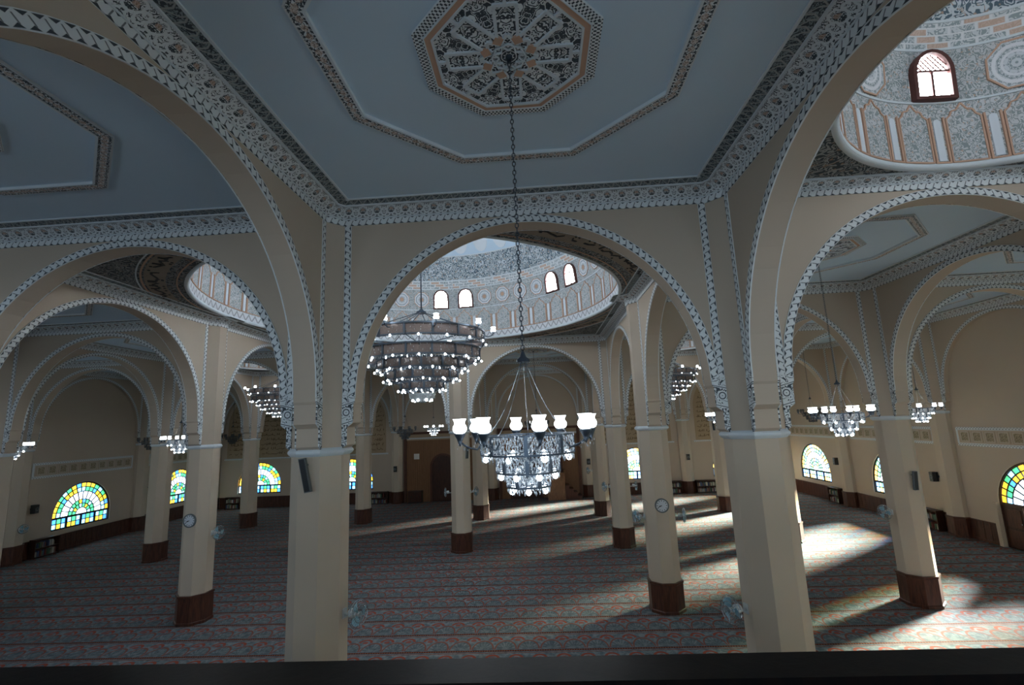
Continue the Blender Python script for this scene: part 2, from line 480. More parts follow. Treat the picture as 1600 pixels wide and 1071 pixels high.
LBL = {
 (0, 0): 'thick cream octagonal column with dark loudspeaker bar under its ring and one wall fan',
 (1, 0): 'cream octagonal column with one wall fan, rising in front of the sunlit carpet',
 (-1, 1): 'cream octagonal column with round wall clock, beside the shaded bluish carpet',
 (1, 1): 'cream octagonal column with round wall clock and two fans, on sunlit carpet',
 (2, 1): 'cream octagonal column with slim dark speaker and fan, near the arched side door',
 (0, 2): 'cream octagonal column with two fans and slim grey speaker, under great dome edge',
 (1, 2): 'cream octagonal column with two fans, between clock column and the prayer-niche wall',
 (-2, 2): 'cream octagonal column before the stained window of the shaded side wall',
 (0, 3): 'cream octagonal column just before the timber clad prayer-niche wall, slim speaker',
 (1, 3): 'cream octagonal column with one fan near the timber pulpit',
 (2, 3): 'cream octagonal column in sunlight before the far bookcases',
 (-2, 3): 'cream octagonal column in front of a stained fan window on the far wall',
}
col0 = make_column()
first = True
for j in range(-1, 5):
    for i in range(-3, 4):
        if (i, j) == (0, 1): continue
        edge = abs(i) == 3 or j == 4
        o = col0 if first else copy_tree(col0); first = False
        o.location = (i*A, j*A, 0); COLUMN[(i, j)] = o
        if (i, j) in LBL: o['label'] = LBL[(i, j)]
        elif abs(i) == 3: o['label'] = 'cream pilaster half sunk in the %s outer wall, %s from the far corner' % (sidew(i), ORD[5-j]); o['group'] = 'wall pilasters'
        elif edge: o['label'] = 'cream pilaster sunk in the far wall, %s' % {-2: 'between the two script panels of the shaded side', -1: 'beside the timber corner post on the shaded side', 0: 'splitting the timber cladding', 1: 'beside the timber pulpit bay', 2: 'between the two script panels of the sunlit side'}[i]; o['group'] = 'wall pilasters'
        else: o['label'] = 'plain cream octagonal column, %s row from far wall, %s line from shaded outer wall' % (ORD[4-j], ORD[i+3]); o['group'] = 'plain arcade columns'

AC, AR, AZ = 3.5, 2.87, 5.93
FOOT = [(.40, 5.12), (.418, 5.12), (.50, 5.18), (.50, 5.46), (.60, 5.53), (.60, 5.83), (AC-AR-.005, 5.87)]
def arch_low(n=28):
    L = FOOT + [(AC-AR-.004, AZ)]
    L += [(AC-AR*math.cos(PI*k/n), AZ+AR*math.sin(PI*k/n)) for k in range(1, n)]
    return L + [(A-x, z) for x, z in ([(AC-AR-.004, AZ)] + FOOT[::-1])]
def make_arch(blind=False):
    t = thing('arch', 'x', 'arch'); YB1 = 0.0 if blind else TH
    b = MB(); L = arch_low()
    for (x0, z0), (x1, z1) in zip(L, L[1:]):
        if x1-x0 > 1e-4:
            b.face([(x0, -TH, z0), (x1, -TH, z1), (x1, -TH, ZC), (x0, -TH, ZC)])
            b.face([(x0, YB1, z0), (x0, YB1, ZC), (x1, YB1, ZC), (x1, YB1, z1)])
        b.face([(x0, -TH, z0), (x0, YB1, z0), (x1, YB1, z1), (x1, -TH, z1)])
    b.build('arch_wall', 'wall', t)
    for s in ((-1,) if blind else (-1, 1)):
        y0, y1 = s*TH, s*(TH+.02)
        b = MB(); n = 40
        for k in range(n):
            t0, t1 = PI*k/n, PI*(k+1)/n
            P = lambda r, q, y: (AC-r*math.cos(q), y, AZ+r*math.sin(q))
            r0, r1 = AR-.004, AR+.125; u0, u1 = t0*AR, t1*AR
            fc = [P(r0, t0, y1), P(r0, t1, y1), P(r1, t1, y1), P(r1, t0, y1)]
            b.face(fc, [(u0, 0), (u1, 0), (u1, 1), (u0, 1)])
            b.face([P(r1, t0, y1), P(r1, t1, y1), P(r1, t1, y0), P(r1, t0, y0)])
            b.face([P(r0, t0, y1), P(r0, t1, y1), P(r0, t1, y0), P(r0, t0, y0)])
        b.build('rope_moulding', 'rope', t)
        for mir in (0, 1):
            X = (lambda x: A-x) if mir else (lambda x: x)
            b = MB()
            pl = [(.418, 5.94), (.418, ZC-.27), (.533, ZC-.27), (.533, 5.94)]
            b.prism([(X(x), z) for x, z in pl], s*(TH+.014), s*TH, uvf=lambda a, c: (c, (X(a)-.418)/.115))
            b.build('edge_rope', 'rope', t)
            pl = FOOT[1:] + [(.634, 5.98), (.418, 5.98)]
            b = MB().prism([(X(x), z) for x, z in pl], s*(TH+.022), s*TH, uvf=lambda a, c: (X(a), c))
            b.build('foot_carving', 'scroll', t)
    return t
arch0 = make_arch(); blind0 = make_arch(True); used = set()
UNI = {(0, 0, 0): 'wide beige arch framing the great dome from the balcony bay, rope moulded edge',
 (0, -1, 1): 'overhead arch springing from the loudspeaker column towards the balcony', (1, -1, 1): 'overhead arch springing from the fan column by the rail towards the balcony',
 (-1, 0, 0): 'arch from the loudspeaker column opening on the shaded half of the great dome', (1, 0, 0): 'pale arch below the small dome beside the balcony bay',
 (-1, 0, 1): 'arch under the great dome opening on the shaded side aisle, ending at clock column', (-1, 1, 1): 'arch beyond the shaded clock column, under great dome edge',
 (1, 0, 1): 'arch under the great dome from the rail-side fan column to the sunlit clock column', (1, 1, 1): 'arch under the great dome beyond the sunlit clock column',
 (0, 2, 0): 'arch under the far edge of the great dome facing the prayer niche', (-1, 2, 0): 'arch under the far edge of the great dome behind the huge chandelier',
 (1, 1, 0): 'arch between sunlit clock column and the column near the arched door', (2, 1, 0): 'arch from the slim-speaker column to the sunlit outer wall',
 (2, 0, 1): 'arch from the slim-speaker column towards the balcony side', (2, 1, 1): 'arch running from the slim-speaker column towards the far wall',
 (-2, 1, 0): 'arch from the shaded clock column across the side aisle', (-2, 2, 0): 'arch over the shaded aisle in front of a tiered chandelier',
 (0, 3, 0): 'far arch just in front of the prayer niche cladding', (-1, 3, 0): 'far arch in front of the small arched niche door'}
def place_arch(i, j, d):
    bl = (d and abs(i) == 3) or (not d and j == 4)
    src = blind0 if bl else arch0
    o = copy_tree(src) if src in used else src; used.add(src)
    o.location = (i*A, j*A, 0); o.rotation_euler = (0, 0, PI/2 if d else 0)
    if bl and i == 3 and d: o.location = (i*A, (j+1)*A, 0); o.rotation_euler = (0, 0, -PI/2)
    if (i, j, d) in UNI: o['label'] = UNI[(i, j, d)]
    elif bl:
        if d: lb = 'blind rope-edged arch on the %s outer wall, %s bay from the far wall' % (sidew(i), ORD[4-j])
        else: lb = 'blind rope-edged arch on the far wall ' + {-3: 'above the script panel in the shaded corner', -2: 'over the script panel next to shaded timber post', -1: 'above timber cladding with the small niche door', 0: 'above timber cladding behind the pulpit', 1: 'over the script panel near the pulpit', 2: 'above the script panel in the sunlit corner'}[i]
        o['label'] = lb; o['group'] = 'blind wall arches'
    else:
        if d: lb = 'rope-edged arch running towards far wall, %s line from %s wall, %s bay' % (ORD[3-abs(i)], sidew(i), ORD[4-j])
        else: lb = 'rope-edged arch parallel to far wall, %s row from it, %s bay from %s wall' % (ORD[4-j], ORD[(3-i) if i >= 0 else i+4], sidew(i+.5))
        o['label'] = lb; o['group'] = 'side aisle arches'
    return o
for j in range(-1, 5):
    for i in range(-3, 3):
        if j == 1 and i in (-1, 0): continue
        place_arch(i, j, 0)
for i in range(-3, 4):
    for j in range(-1, 4):
        if i == 0 and j in (0, 1): continue
        place_arch(i, j, 1)

# ------------------------------------------------------------------ cornices
def offset_poly(P, d):
    n = len(P); out = []
    for k in range(n):
        p, q, r = Vector(P[k-1]), Vector(P[k]), Vector(P[(k+1) % n])
        a = (q-p).normalized(); b = (r-q).normalized()
        na, nb = Vector((-a.y, a.x)), Vector((-b.y, b.x))
        m = (na+nb); m = m/max(.3, m.dot(na))
        out.append(q+m*d)
    return out
def sweep(P, prof, z0s=None):
    b = MB(); n = len(P); cum = [0]
    for k in range(n): cum.append(cum[-1]+(Vector(P[(k+1) % n])-Vector(P[k])).length)
    rings = [(offset_poly(P, o), z) for o, z in prof]
    ln = [0]
    for (o0, z0), (o1, z1) in zip(prof, prof[1:]): ln.append(ln[-1]+math.hypot(o1-o0, z1-z0))
    for r in range(len(prof)-1):
        for k in range(n):
            k2 = (k+1) % n; (a, za), (c, zc) = rings[r], rings[r+1]
            b.face([(*a[k], za), (*a[k2], za), (*c[k2], zc), (*c[k], zc)],
                   [(cum[k], ln[r]/ln[-1]), (cum[k+1], ln[r]/ln[-1]), (cum[k+1], ln[r+1]/ln[-1]), (cum[k], ln[r+1]/ln[-1])])
    return b
V1, V2 = RO*math.cos(OCT), RO*math.sin(OCT)
def bay_path(h, mids=False):
    w = h-TH; P = []
    for q in range(4):
        a = q*PI/2; c, s = round(math.cos(a)), round(math.sin(a))
        rot = lambda x, y: (x*c-y*s, x*s+y*c)
        # side running along +x at y=-w, CCW with the interior on the left
        pts = [(-h+V1, -w)]
        if mids: pts += [(-V1, -w), (-V2, -h+V1), (V2, -h+V1), (V1, -w)]
        pts += [(h-V1, -w)]
        P += [rot(*p) for p in pts]
    return P
ZB = ZC-.27
def make_cornice(h, mids=False, small=False):
    t = thing('trim_1', None, None, kind='structure'); P = bay_path(h, mids); k = .42 if small else 1.0
    sweep(P, [(0, ZB), (.02, ZB), (.022, ZB+.105), (0, ZB+.105)]).build('rope_band', 'rope', t)
    sweep(P, [(0, ZB+.100), (.03, ZB+.105), (.035, ZB+.120), (.0, ZB+.125)]).build('bead', 'trim_white', t)
    pf = [(.005, ZB+.12), (.035*k, ZB+.145), (.09*k, ZB+.185), (.17*k, ZB+.22), (.25*k, ZB+.242)]
    sweep(P, pf).build('frieze', 'frieze', t)
    sweep(P, [(.245*k, ZB+.236), (.275*k, ZB+.236), (.28*k, ZC)]).build('bead', 'trim_white', t)
    if not small:
        sweep(P, [(.27, ZC-.012), (.46, ZC-.012)]).build('border', 'border', t)
        sweep(P, [(.455, ZC-.02), (.485, ZC-.02), (.485, ZC)]).build('bead', 'trim_white', t)
    return t
cor = make_cornice(3.5); cs = make_cornice(3.5, False, True); cg = make_cornice(7, True)
cg.location = (0, 7, 0); n1 = True; n2 = True; num = 2
for i in range(-3, 3):
    for j in range(-1, 4):
        if (i, j) in GREAT: continue
        src = cs if (i, j) in SMALL else cor
        if (src is cs and n2) or (src is cor and n1): o = src
        else: o = copy_tree(src)
        if src is cs: n2 = False
        else: n1 = False
        o.name = 'trim_%d' % num; num += 1
        o.location = ((i+.5)*A, (j+.5)*A, 0)
cg.name = 'trim_1'

# ------------------------------------------------------------------ flat bay ceilings: octagon moulding and rosette
def oct_ring(r0, r1, z, zt, mat, name, parent):
    b = MB(); cum = 0
    v = lambda r, k: (r*math.cos(OCT+k*PI/4), r*math.sin(OCT+k*PI/4))
    for k in range(8):
        L = 2*r1*math.sin(OCT); u = [cum, cum+L]; cum += L
        a0, a1, c0, c1 = v(r0, k), v(r0, k+1), v(r1, k), v(r1, k+1); dl = (r1-r0)*math.sin(OCT)
        b.face([(*a0, z), (*a1, z), (*c1, z), (*c0, z)], [(u[0]+dl, 0), (u[1]-dl, 0), (u[1], 1), (u[0], 1)])
        b.face([(*a0, z), (*a0, zt), (*a1, zt), (*a1, z)]); b.face([(*c0, z), (*c1, z), (*c1, zt), (*c0, zt)])
    return b.build(name, mat, parent)
def make_oct():
    o = oct_ring(1.97, 2.12, ZC-.035, ZC, 'octband', 'octagon_moulding', ceiling)
    oct_ring(1.945, 1.975, ZC-.045, ZC, 'trim_white', 'bead', o); oct_ring(2.115, 2.14, ZC-.03, ZC, 'trim_white', 'bead', o)
    return o
def make_rosette():
    b = MB(); z = ZC-.02; v = [(.80*math.cos(OCT+k*PI/4), .80*math.sin(OCT+k*PI/4)) for k in range(8)]
    b.face([(x, y, z) for x, y in v][::-1], v[::-1])
    o = b.build('rosette', 'rosette', ceiling)
    oct_ring(.79, .815, z-.025, ZC, 'trim_white', 'bead', o)
    oct_ring(.815, .88, z-.015, ZC, 'salmon', 'salmon_band', o)
    oct_ring(.88, .895, z-.025, ZC, 'trim_white', 'bead', o)
    oct_ring(.895, 1.0, z-.01, ZC, 'checkband', 'check_band', o)
    def bar(b, p, q, w=.016, h=.022):
        p, q = Vector(p), Vector(q); d = (q-p).normalized(); n = Vector((-d.y, d.x))*w
        b.prism([tuple(p-n), tuple(q-n), tuple(q+n), tuple(p+n)], z-h, z, lambda a, c, hh: (a, c, hh))
    b = MB()
    for k in range(8):
        a = k*PI/4; c, s = math.cos(a), math.sin(a); rt = lambda x, y: (x*c-y*s, x*s+y*c)
        bar(b, rt(.17, .105), rt(.64, .105)); bar(b, rt(.17, -.105), rt(.64, -.105)); bar(b, rt(.64, -.115), rt(.64, .115))
        bar(b, rt(.64, 0), rt(.735, 0))
        bar(b, rt(.30, 0), rt(.17, .105)); bar(b, rt(.30, 0), rt(.17, -.105))
        bar(b, rt(.10, .0), rt(.15, .062), .007); bar(b, rt(.15, .062), rt(.18, 0), .007)
        bar(b, rt(.10, .0), rt(.15, -.062), .007); bar(b, rt(.15, -.062), rt(.18, 0), .007)
    b.build('strapwork', 'trim_white', o)
    for k in range(8):
        a = OCT+k*PI/4; c, s = math.cos(a), math.sin(a); rt = lambda x, y: (x*c-y*s, x*s+y*c)
        pl = [rt(.19, 0), rt(.25, .065), rt(.31, 0), rt(.25, -.065)]
        MB().prism(pl, z-.024, z, lambda p, q, h: (p, q, h)).build('salmon_star_point', 'salmon', o)
    return o
oc0, ro0 = make_oct(), make_rosette(); first = True
for i in range(-3, 3):
    for j in range(-1, 4):
        if (i, j) in GREAT or (i, j) in SMALL: continue
        a = oc0 if first else copy_tree(oc0, ceiling); c = ro0 if first else copy_tree(ro0, ceiling); first = False
        a.location = ((i+.5)*A, (j+.5)*A, 0); c.location = ((i+.5)*A, (j+.5)*A, 0)

# ------------------------------------------------------------------ domes
def make_dome(R, label, loc, nslit, nwin, pair, ph, great):
    t = thing('dome', label, 'dome', loc)
    s = 1.28 if great else 1.0
    zA, zB, zD, zE = 1.12*s, 2.02*s if not great else 2.36, (2.45 if not great else 2.72), (3.3 if not great else 3.75)
    top = 2.45 + R*.8
    def rad(z):
        if z <= 1.0: return R-.03-.02*z
        q = min(1, (z-1.0)/(top-1.0)); return (R-.05)*math.sqrt(max(0, 1-q*q))
    def P(a, z, pr=0): r = rad(z)-pr; th = ph+a/R; return (r*math.cos(th), r*math.sin(th), z)
    n = 120 if great else 96
    def band(z0, z1, m, name, mat, parent=t):
        b = MB()
        for k in range(n):
            a0, a1 = 2*PI*R*k/n, 2*PI*R*(k+1)/n
            for q in range(m):
                y0, y1 = z0+(z1-z0)*q/m, z0+(z1-z0)*(q+1)/m
                if q == m-1 and y1 >= top-1e-6: b.face([P(a1, y0), P(a0, y0), P(a0, y1)], [(a1, y0), (a0, y0), (a0, y1)], 0, True)
                else: b.face([P(a1, y0), P(a0, y0), P(a0, y1), P(a1, y1)], [(a1, y0), (a0, y0), (a0, y1), (a1, y1)], 0, True)
        return b.build(name, mat, parent)
    rim = [(R+.06, 0.0), (R+.04, -.045), (R-.02, -.055), (R-.06, -.02), (R-.06, .03), (R-.03, .06)]
    MB().lathe(rim, n).build('rim', 'trim_white', t)
    zs = .30 if great else .04
    if great: band(.04, zs, 2, 'zigzag_band', 'zigzag')
    band(zs, zA, 4, 'panel_band', 'lace_light'); band(zA, zB, 4, 'window_band', 'lace_light')
    band(zB, zD, 3, 'interlace_band', 'cells'); band(zD, zE, 4, 'arabesque_band', 'lace_mid')
    band(zE, top, 14, 'crown_shell', 'lace_mid' if not great else 'ceiling_sky_tint')
    for z in (zA, zB, zD, zE):                       # white string courses
        b = MB()
        for k in range(n):
            a0, a1 = 2*PI*R*k/n, 2*PI*R*(k+1)/n
            b.face([P(a1, z-.018, .02), P(a0, z-.018, .02), P(a0, z+.018, .02), P(a1, z+.018, .02)])
            b.face([P(a1, z-.018), P(a0, z-.018), P(a0, z-.018, .02), P(a1, z-.018, .02)])
        b.build('string_course', 'trim_white', t)
    def plate(poly, a0, pr0, pr1, mat, name, uvc=(0, 0), parent=t):
        b = MB().prism(poly, pr1, pr0, lambda x, z, h: P(a0+x, z, h), uvf=lambda x, z: (x-uvc[0], z-uvc[1]))
        return b.build(name, mat, parent)
    step = 2*PI*R/nslit
    z0, z1 = zs+.05, zA-.30*s
    hw = .062 if not great else .055
    for k in range(nslit):
        a = k*step
        arcp = [(hw*math.cos(PI*q/6), z1-hw+hw*math.sin(PI*q/6)) for q in range(7)]
        nb = plate([(-hw, z0)]+[(hw, z0)]+arcp[:-1]+[(-hw, z1-hw)], a, 0, .018, 'slate_niche', 'niche')
        fw = hw+.035
        b = MB()
        for x0, x1, y0, y1 in ((-fw-.03, -fw, z0-.03, z1+.03), (fw, fw+.03, z0-.03, z1+.03), (-fw-.03, fw+.03, z0-.045, z0-.02)):
            b.prism([(x0, y0), (x1, y0), (x1, y1), (x0, y1)], .028, 0, lambda x, z, h: P(a+x, z, h))
        b.build('niche_frame', 'salmon', nb)
        # panel between two niches with stepped, pointed head
        ac = a+step/2; pw = step/2-fw-.06
        zig = [(-pw, z1), (-pw*.75, z1+.05*s), (-pw*.6, z1+.13*s), (-pw*.3, z1+.15*s), (0, z1+.26*s), (pw*.3, z1+.15*s), (pw*.6, z1+.13*s), (pw*.75, z1+.05*s), (pw, z1)]
        out = [(-pw, z0-.03), (pw, z0-.03)] + zig[::-1]
        pb = plate(out, ac, 0, .012, 'lace_light', 'panel')
        b = MB(); o2 = out
        for p, q in zip(o2, o2[1:]+o2[:1]):
            p, q = Vector(p), Vector(q); d = (q-p).normalized(); nn = Vector((-d.y, d.x))*.013
            b.prism([tuple(p-nn), tuple(q-nn), tuple(q+nn), tuple(p+nn)], .024, .0, lambda x, z, h: P(ac+x, z, h))
        b.build('panel_edge', 'salmon', pb)
    def window(a):
        w, zb, zt2 = .36, zA+.01, zB-.04; sp = zt2-w
        arcp = [(w*math.cos(PI*q/12), sp+w*math.sin(PI*q/12)) for q in range(13)]
        wo = thing('dome_window', None, None); wo.parent = t
        loop = [(-w, zb), (w, zb)]+arcp
        b = MB()
        inn = [(x*.80, zb+.06+(z-zb)*.87) for x, z in loop]
        for k in range(len(loop)):
            k2 = (k+1) % len(loop)
            for h in (.10,): b.face([P(a+loop[k][0], loop[k][1], h), P(a+loop[k2][0], loop[k2][1], h), P(a+inn[k2][0], inn[k2][1], h), P(a+inn[k][0], inn[k][1], h)])
            b.face([P(a+loop[k][0], loop[k][1], .10), P(a+loop[k2][0], loop[k2][1], .10), P(a+loop[k2][0], loop[k2][1], 0), P(a+loop[k][0], loop[k][1], 0)])
            b.face([P(a+inn[k][0], inn[k][1], .10), P(a+inn[k2][0], inn[k2][1], .10), P(a+inn[k2][0], inn[k2][1], .02), P(a+inn[k][0], inn[k][1], .02)])
        b.build('frame', 'dome_frame', wo)
        plate(inn, a, .02, .03, 'dome_glass' if great else 'small_dome_glass', 'pane', parent=wo)
        b = MB(); zm = zb+(sp-zb)*1.02
        for x0, x1, y0, y1 in ((-w*.83, w*.83, zm-.015, zm+.015), (-.02, .02, zb+.06, zm)):
            b.prism([(x0, y0), (x1, y0), (x1, y1), (x0, y1)], .07, .03, lambda x, z, h: P(a+x, z, h))
        b.build('muntin', 'dome_frame', wo)
        b = MB(); r = w*.80
        for sgn in (1, -1):
            for q in range(-7, 8):
                c0 = q*.085; pts = []
                for m in range(25):
                    x = -r+2*r*m/24; z = sgn*(x)+c0+.2
                    if 0 < z and x*x+z*z < r*r: pts.append((x, z))
                if len(pts) > 1:
                    (xa, ya), (xb, yb) = pts[0], pts[-1]
                    b.prism([(xa-.009, zm+ya), (xa+.009, zm+ya), (xb+.009, zm+yb), (xb-.009, zm+yb)], .055, .04, lambda x, z, h: P(a+x, z, h))
        b.build('lattice', 'dome_frame', wo)
    wsp = 2*PI*R/nwin; zc = (zA+zB)/2
    def medallion(a, r):
        v = [(r*math.cos(OCT+q*PI/4), zc+r*math.sin(OCT+q*PI/4)) for q in range(8)]
        m = plate(v, a, 0, .015, 'medallion', 'medallion', (0, zc))
        st = [((.13 if q % 2 == 0 else .085)*r/.42*math.cos(q*PI/8), zc+(.13 if q % 2 == 0 else .085)*r/.42*math.sin(q*PI/8)) for q in range(16)]
        plate(st, a, .014, .026, 'salmon', 'star', parent=m)
        b = MB()
        for p, q in zip(v, v[1:]+v[:1]):
            p, q = Vector(p), Vector(q); c = Vector((0, zc))
            b.prism([tuple(p), tuple(q), tuple(c+(q-c)*.93), tuple(c+(p-c)*.93)], .026, 0, lambda x, z, h: P(a+x, z, h))
        b.build('medallion_edge', 'salmon', m)
    for k in range(nwin):
        if pair:
            window(k*wsp-.58); window(k*wsp+.58)
            for q in range(4): medallion(k*wsp+.58+(wsp-1.16)*(q+1)/5, .36)
        else:
            window(k*wsp); medallion((k+.5)*wsp, .43)
    if great:                                          # pale petals above the arabesque band
        for k in range(36):
            a = (k+.5)*2*PI*R/36; rr = rad(zE+.5)/R; w = .40
            poly = [(w*math.sin(q*PI/8), zE+.62-.55*math.cos(q*PI/8)) for q in range(-7, 8)]
            plate(poly, a, 0, .015, 'slate_niche', 'petal')
    return t
great_dome = make_dome(6.3, 'great central dome with paired arched windows and patterned drum', (0, 7, ZC+.03), 42, 7, True, PI/2, True)
sd0 = make_dome(3.2, 'small patterned dome with single arched windows beside the balcony bay', (10.5, -3.5, ZC+.03), 24, 8, False, math.radians(92), False)
for (i, j) in SMALL[2:]:
    dup(sd0, ((i+.5)*A, (j+.5)*A, ZC+.03), 0, 'small patterned dome with a tiered chandelier over the far %s aisle' % sidew(i), 'small far domes')

# ------------------------------------------------------------------ script band on the great dome soffit
def squiggle(b, x0, x1, y, h, place, rnd, w=.016):
    x = x0; pts = []
    while x < x1:
        pts.append((x, y+rnd.uniform(-.25, .25)*h)); x += rnd.uniform(.25, .6)*h
        if rnd.random() < .35:
            xx = x; b.prism([(xx-w, y-.1*h), (xx+w, y-.1*h), (xx+w*1.6, y+.5*h), (xx-w*.4, y+.5*h)], .012, 0, place)
        if rnd.random() < .4:
            xx = x+rnd.uniform(-.1, .1)*h; yy = y+rnd.choice((-.5, .45))*h
            b.prism([(xx-w, yy), (xx, yy-w), (xx+w, yy), (xx, yy+w)], .012, 0, place)
        if rnd.random() < .18 or x >= x1:
            for p, q in zip(pts, pts[1:]):
                b.prism([(p[0], p[1]-w), (q[0], q[1]-w*.7), (q[0], q[1]+w), (p[0], p[1]+w*.7)], .012, 0, place)
            pts = []; x += .25*h
rnd = random.Random(3)
for q in range(4):
    b = MB(); a = PI/4+q*PI/2
    squiggle(b, -3.6, 3.6, 6.93, .30, lambda x, r, h: (r*math.cos(a-x/6.93), 7+r*math.sin(a-x/6.93), ZC-.006-h), rnd, .03)
    tag(b.build('script_band', 'lead', ceiling), kind='stuff')

# ------------------------------------------------------------------ stained windows and doors
def inset(poly, d):
    c = Vector((sum(p[0] for p in poly)/len(poly), sum(p[1] for p in poly)/len(poly))); out = []
    n = len(poly)
    ar = sum(poly[k][0]*poly[(k+1) % n][1]-poly[(k+1) % n][0]*poly[k][1] for k in range(n))
    P = poly if ar > 0 else poly[::-1]
    return [tuple(p) for p in offset_poly(P, d)], P
def sector(r0, r1, a0, a1, zs, m=3):
    o = [(r1*math.cos(a0+(a1-a0)*k/m), zs+r1*math.sin(a0+(a1-a0)*k/m)) for k in range(m+1)]
    i = [(r0*math.cos(a1+(a0-a1)*k/m), zs+r0*math.sin(a1+(a0-a1)*k/m)) for k in range(m+1)] if r0 > 0 else [(0, zs)]
    return o+i
rw = random.Random(11)
def ring_panes(L, r0, r1, n, cols, zs, mode):
    for k in range(n):
        a0, a1 = PI*k/n, PI*(k+1)/n
        L.append((sector(r0, r1, a0, a1, zs), cols(k)))
def pane_layout(door):
    L = []; zs = HOLE[2]; q = 'ygcygbyg'
    ring_panes(L, 1.38, 1.60, 17, lambda k: 'ygybcyyg'[(k*3) % 8], zs, 0)
    ring_panes(L, 1.15, 1.38, 17, lambda k: 'gycbygyc'[(k*5+2) % 8], zs, 0)
    ring_panes(L, .74, 1.15, 12, lambda k: 'w', zs, 0)
    if not door:
        ring_panes(L, .53, .74, 10, lambda k: 'gybgcg'[(k*5) % 6], zs, 0)
        ring_panes(L, .32, .53, 8, lambda k: 'cgyg'[k % 4], zs, 0)
        L.append((sector(0, .32, 0, PI, zs, 8)[:-1], 'w'))
        for m in range(4):
            x0 = -1.60+m*.8+.035; w = .73/3
            for cx in range(3):
                for cz in range(2):
                    z0 = HOLE[1]+.05+cz*.245
                    k = 'bgb'[cx] if cz else 'cyc'[cx]
                    if m % 2: k = 'cgc'[cx] if cz else 'yyb'[cx]
                    L.append(([(x0+cx*w, z0), (x0+(cx+1)*w, z0), (x0+(cx+1)*w, z0+.245), (x0+cx*w, z0+.245)], k))
    return L
LAY = pane_layout(False); LAYD = pane_layout(True)
def win_meshes(L, door):
    came = MB(); panes = []
    for poly, k in L:
        ins, P = inset(poly, .019)
        for y in (-.02, .02):
            for i in range(len(P)):
                i2 = (i+1) % len(P)
                came.face([(P[i][0], y, P[i][1]), (P[i2][0], y, P[i2][1]), (ins[i2][0], y, ins[i2][1]), (ins[i][0], y, ins[i][1])])
        b = MB(); b.face([(x, 0, z) for x, z in ins])
        panes.append((b, k))
    fr = MB(); n = 24; zs = HOLE[2]; y0, y1 = -.05, .05
    lo = [(1.66*math.cos(PI*k/n), zs+1.66*math.sin(PI*k/n)) for k in range(n+1)]
    li = [(1.595*math.cos(PI*k/n), zs+1.595*math.sin(PI*k/n)) for k in range(n+1)]
    zb = 0 if door else HOLE[1]
    lo = [(1.66, zb)]+lo+[(-1.66, zb)]; li = [(1.595, zb+(0 if door else .05))]+li+[(-1.595, zb+(0 if door else .05))]
    m = len(lo)
    for i in range(m if not door else m-1):
        i2 = (i+1) % m
        for y in (y0, y1): fr.face([(lo[i][0], y, lo[i][1]), (lo[i2][0], y, lo[i2][1]), (li[i2][0], y, li[i2][1]), (li[i][0], y, li[i][1])])
        fr.face([(li[i][0], y0, li[i][1]), (li[i2][0], y0, li[i2][1]), (li[i2][0], y1, li[i2][1]), (li[i][0], y1, li[i][1])])
    if not door:
        fr.box(-1.6, 1.6, -.05, .05, zs-.055, zs+.0)
        for k in range(1, 4): fr.box(-1.6+k*.8-.035, -1.6+k*.8+.035, -.05, .05, HOLE[1], zs)
    return came, panes, fr
came, panes, fr = win_meshes(LAY, False)
came_me = came.mesh('lead_came', 'lead'); fr_me = fr.mesh('frame', 'lead')
pane_me = [b.mesh('pane', 'glass_'+k) for b, k in panes]
joined = {}
for b, k in panes:
    J = joined.setdefault(k, MB())
    for fc in b.f: J.face([b.v[i] for i in fc])
join_me = {k: J.mesh('pane', 'glass_'+k) for k, J in joined.items()}
wn = [0]
def window(loc, rotz, full, zoff=0):
    wn[0] += 1
    o = thing('window_%d' % wn[0], None, None, (loc[0], loc[1], zoff), rotz, kind='structure')
    mobj('frame', fr_me, o); mobj('lead_came', came_me, o)
    for me in (pane_me if full else join_me.values()): mobj('pane', me, o)
    return o
def sunlit(o):
    for c in o.children:
        if c.name.startswith('pane'):
            m = c.data.materials[0].name; c.material_slots[0].link = 'OBJECT'; c.material_slots[0].material = MATS['sun_'+m[-1]]
for j in range(-2, 4):
    cy = (j+.5)*A
    window((-XW-.1, cy, 0), PI/2, j in (2, 3))
    if j != 1: sunlit(window((XW+.1, cy, 0), -PI/2, j in (2, 3)))
for i in (-3, -2, 1, 2):
    o = window(((i+.5)*A, YF+.1, 0), 0, True)
    if i > 0: sunlit(o)
for i in range(-3, 3):                                 # unseen windows added behind the balcony to light the near ceiling
    for c in window(((i+.5)*A, YB-.1, 0), PI, False, 3.98).children:
        if c.name.startswith('pane'): c.material_slots[0].link = 'OBJECT'; c.material_slots[0].material = MATS['glass_back_fill']
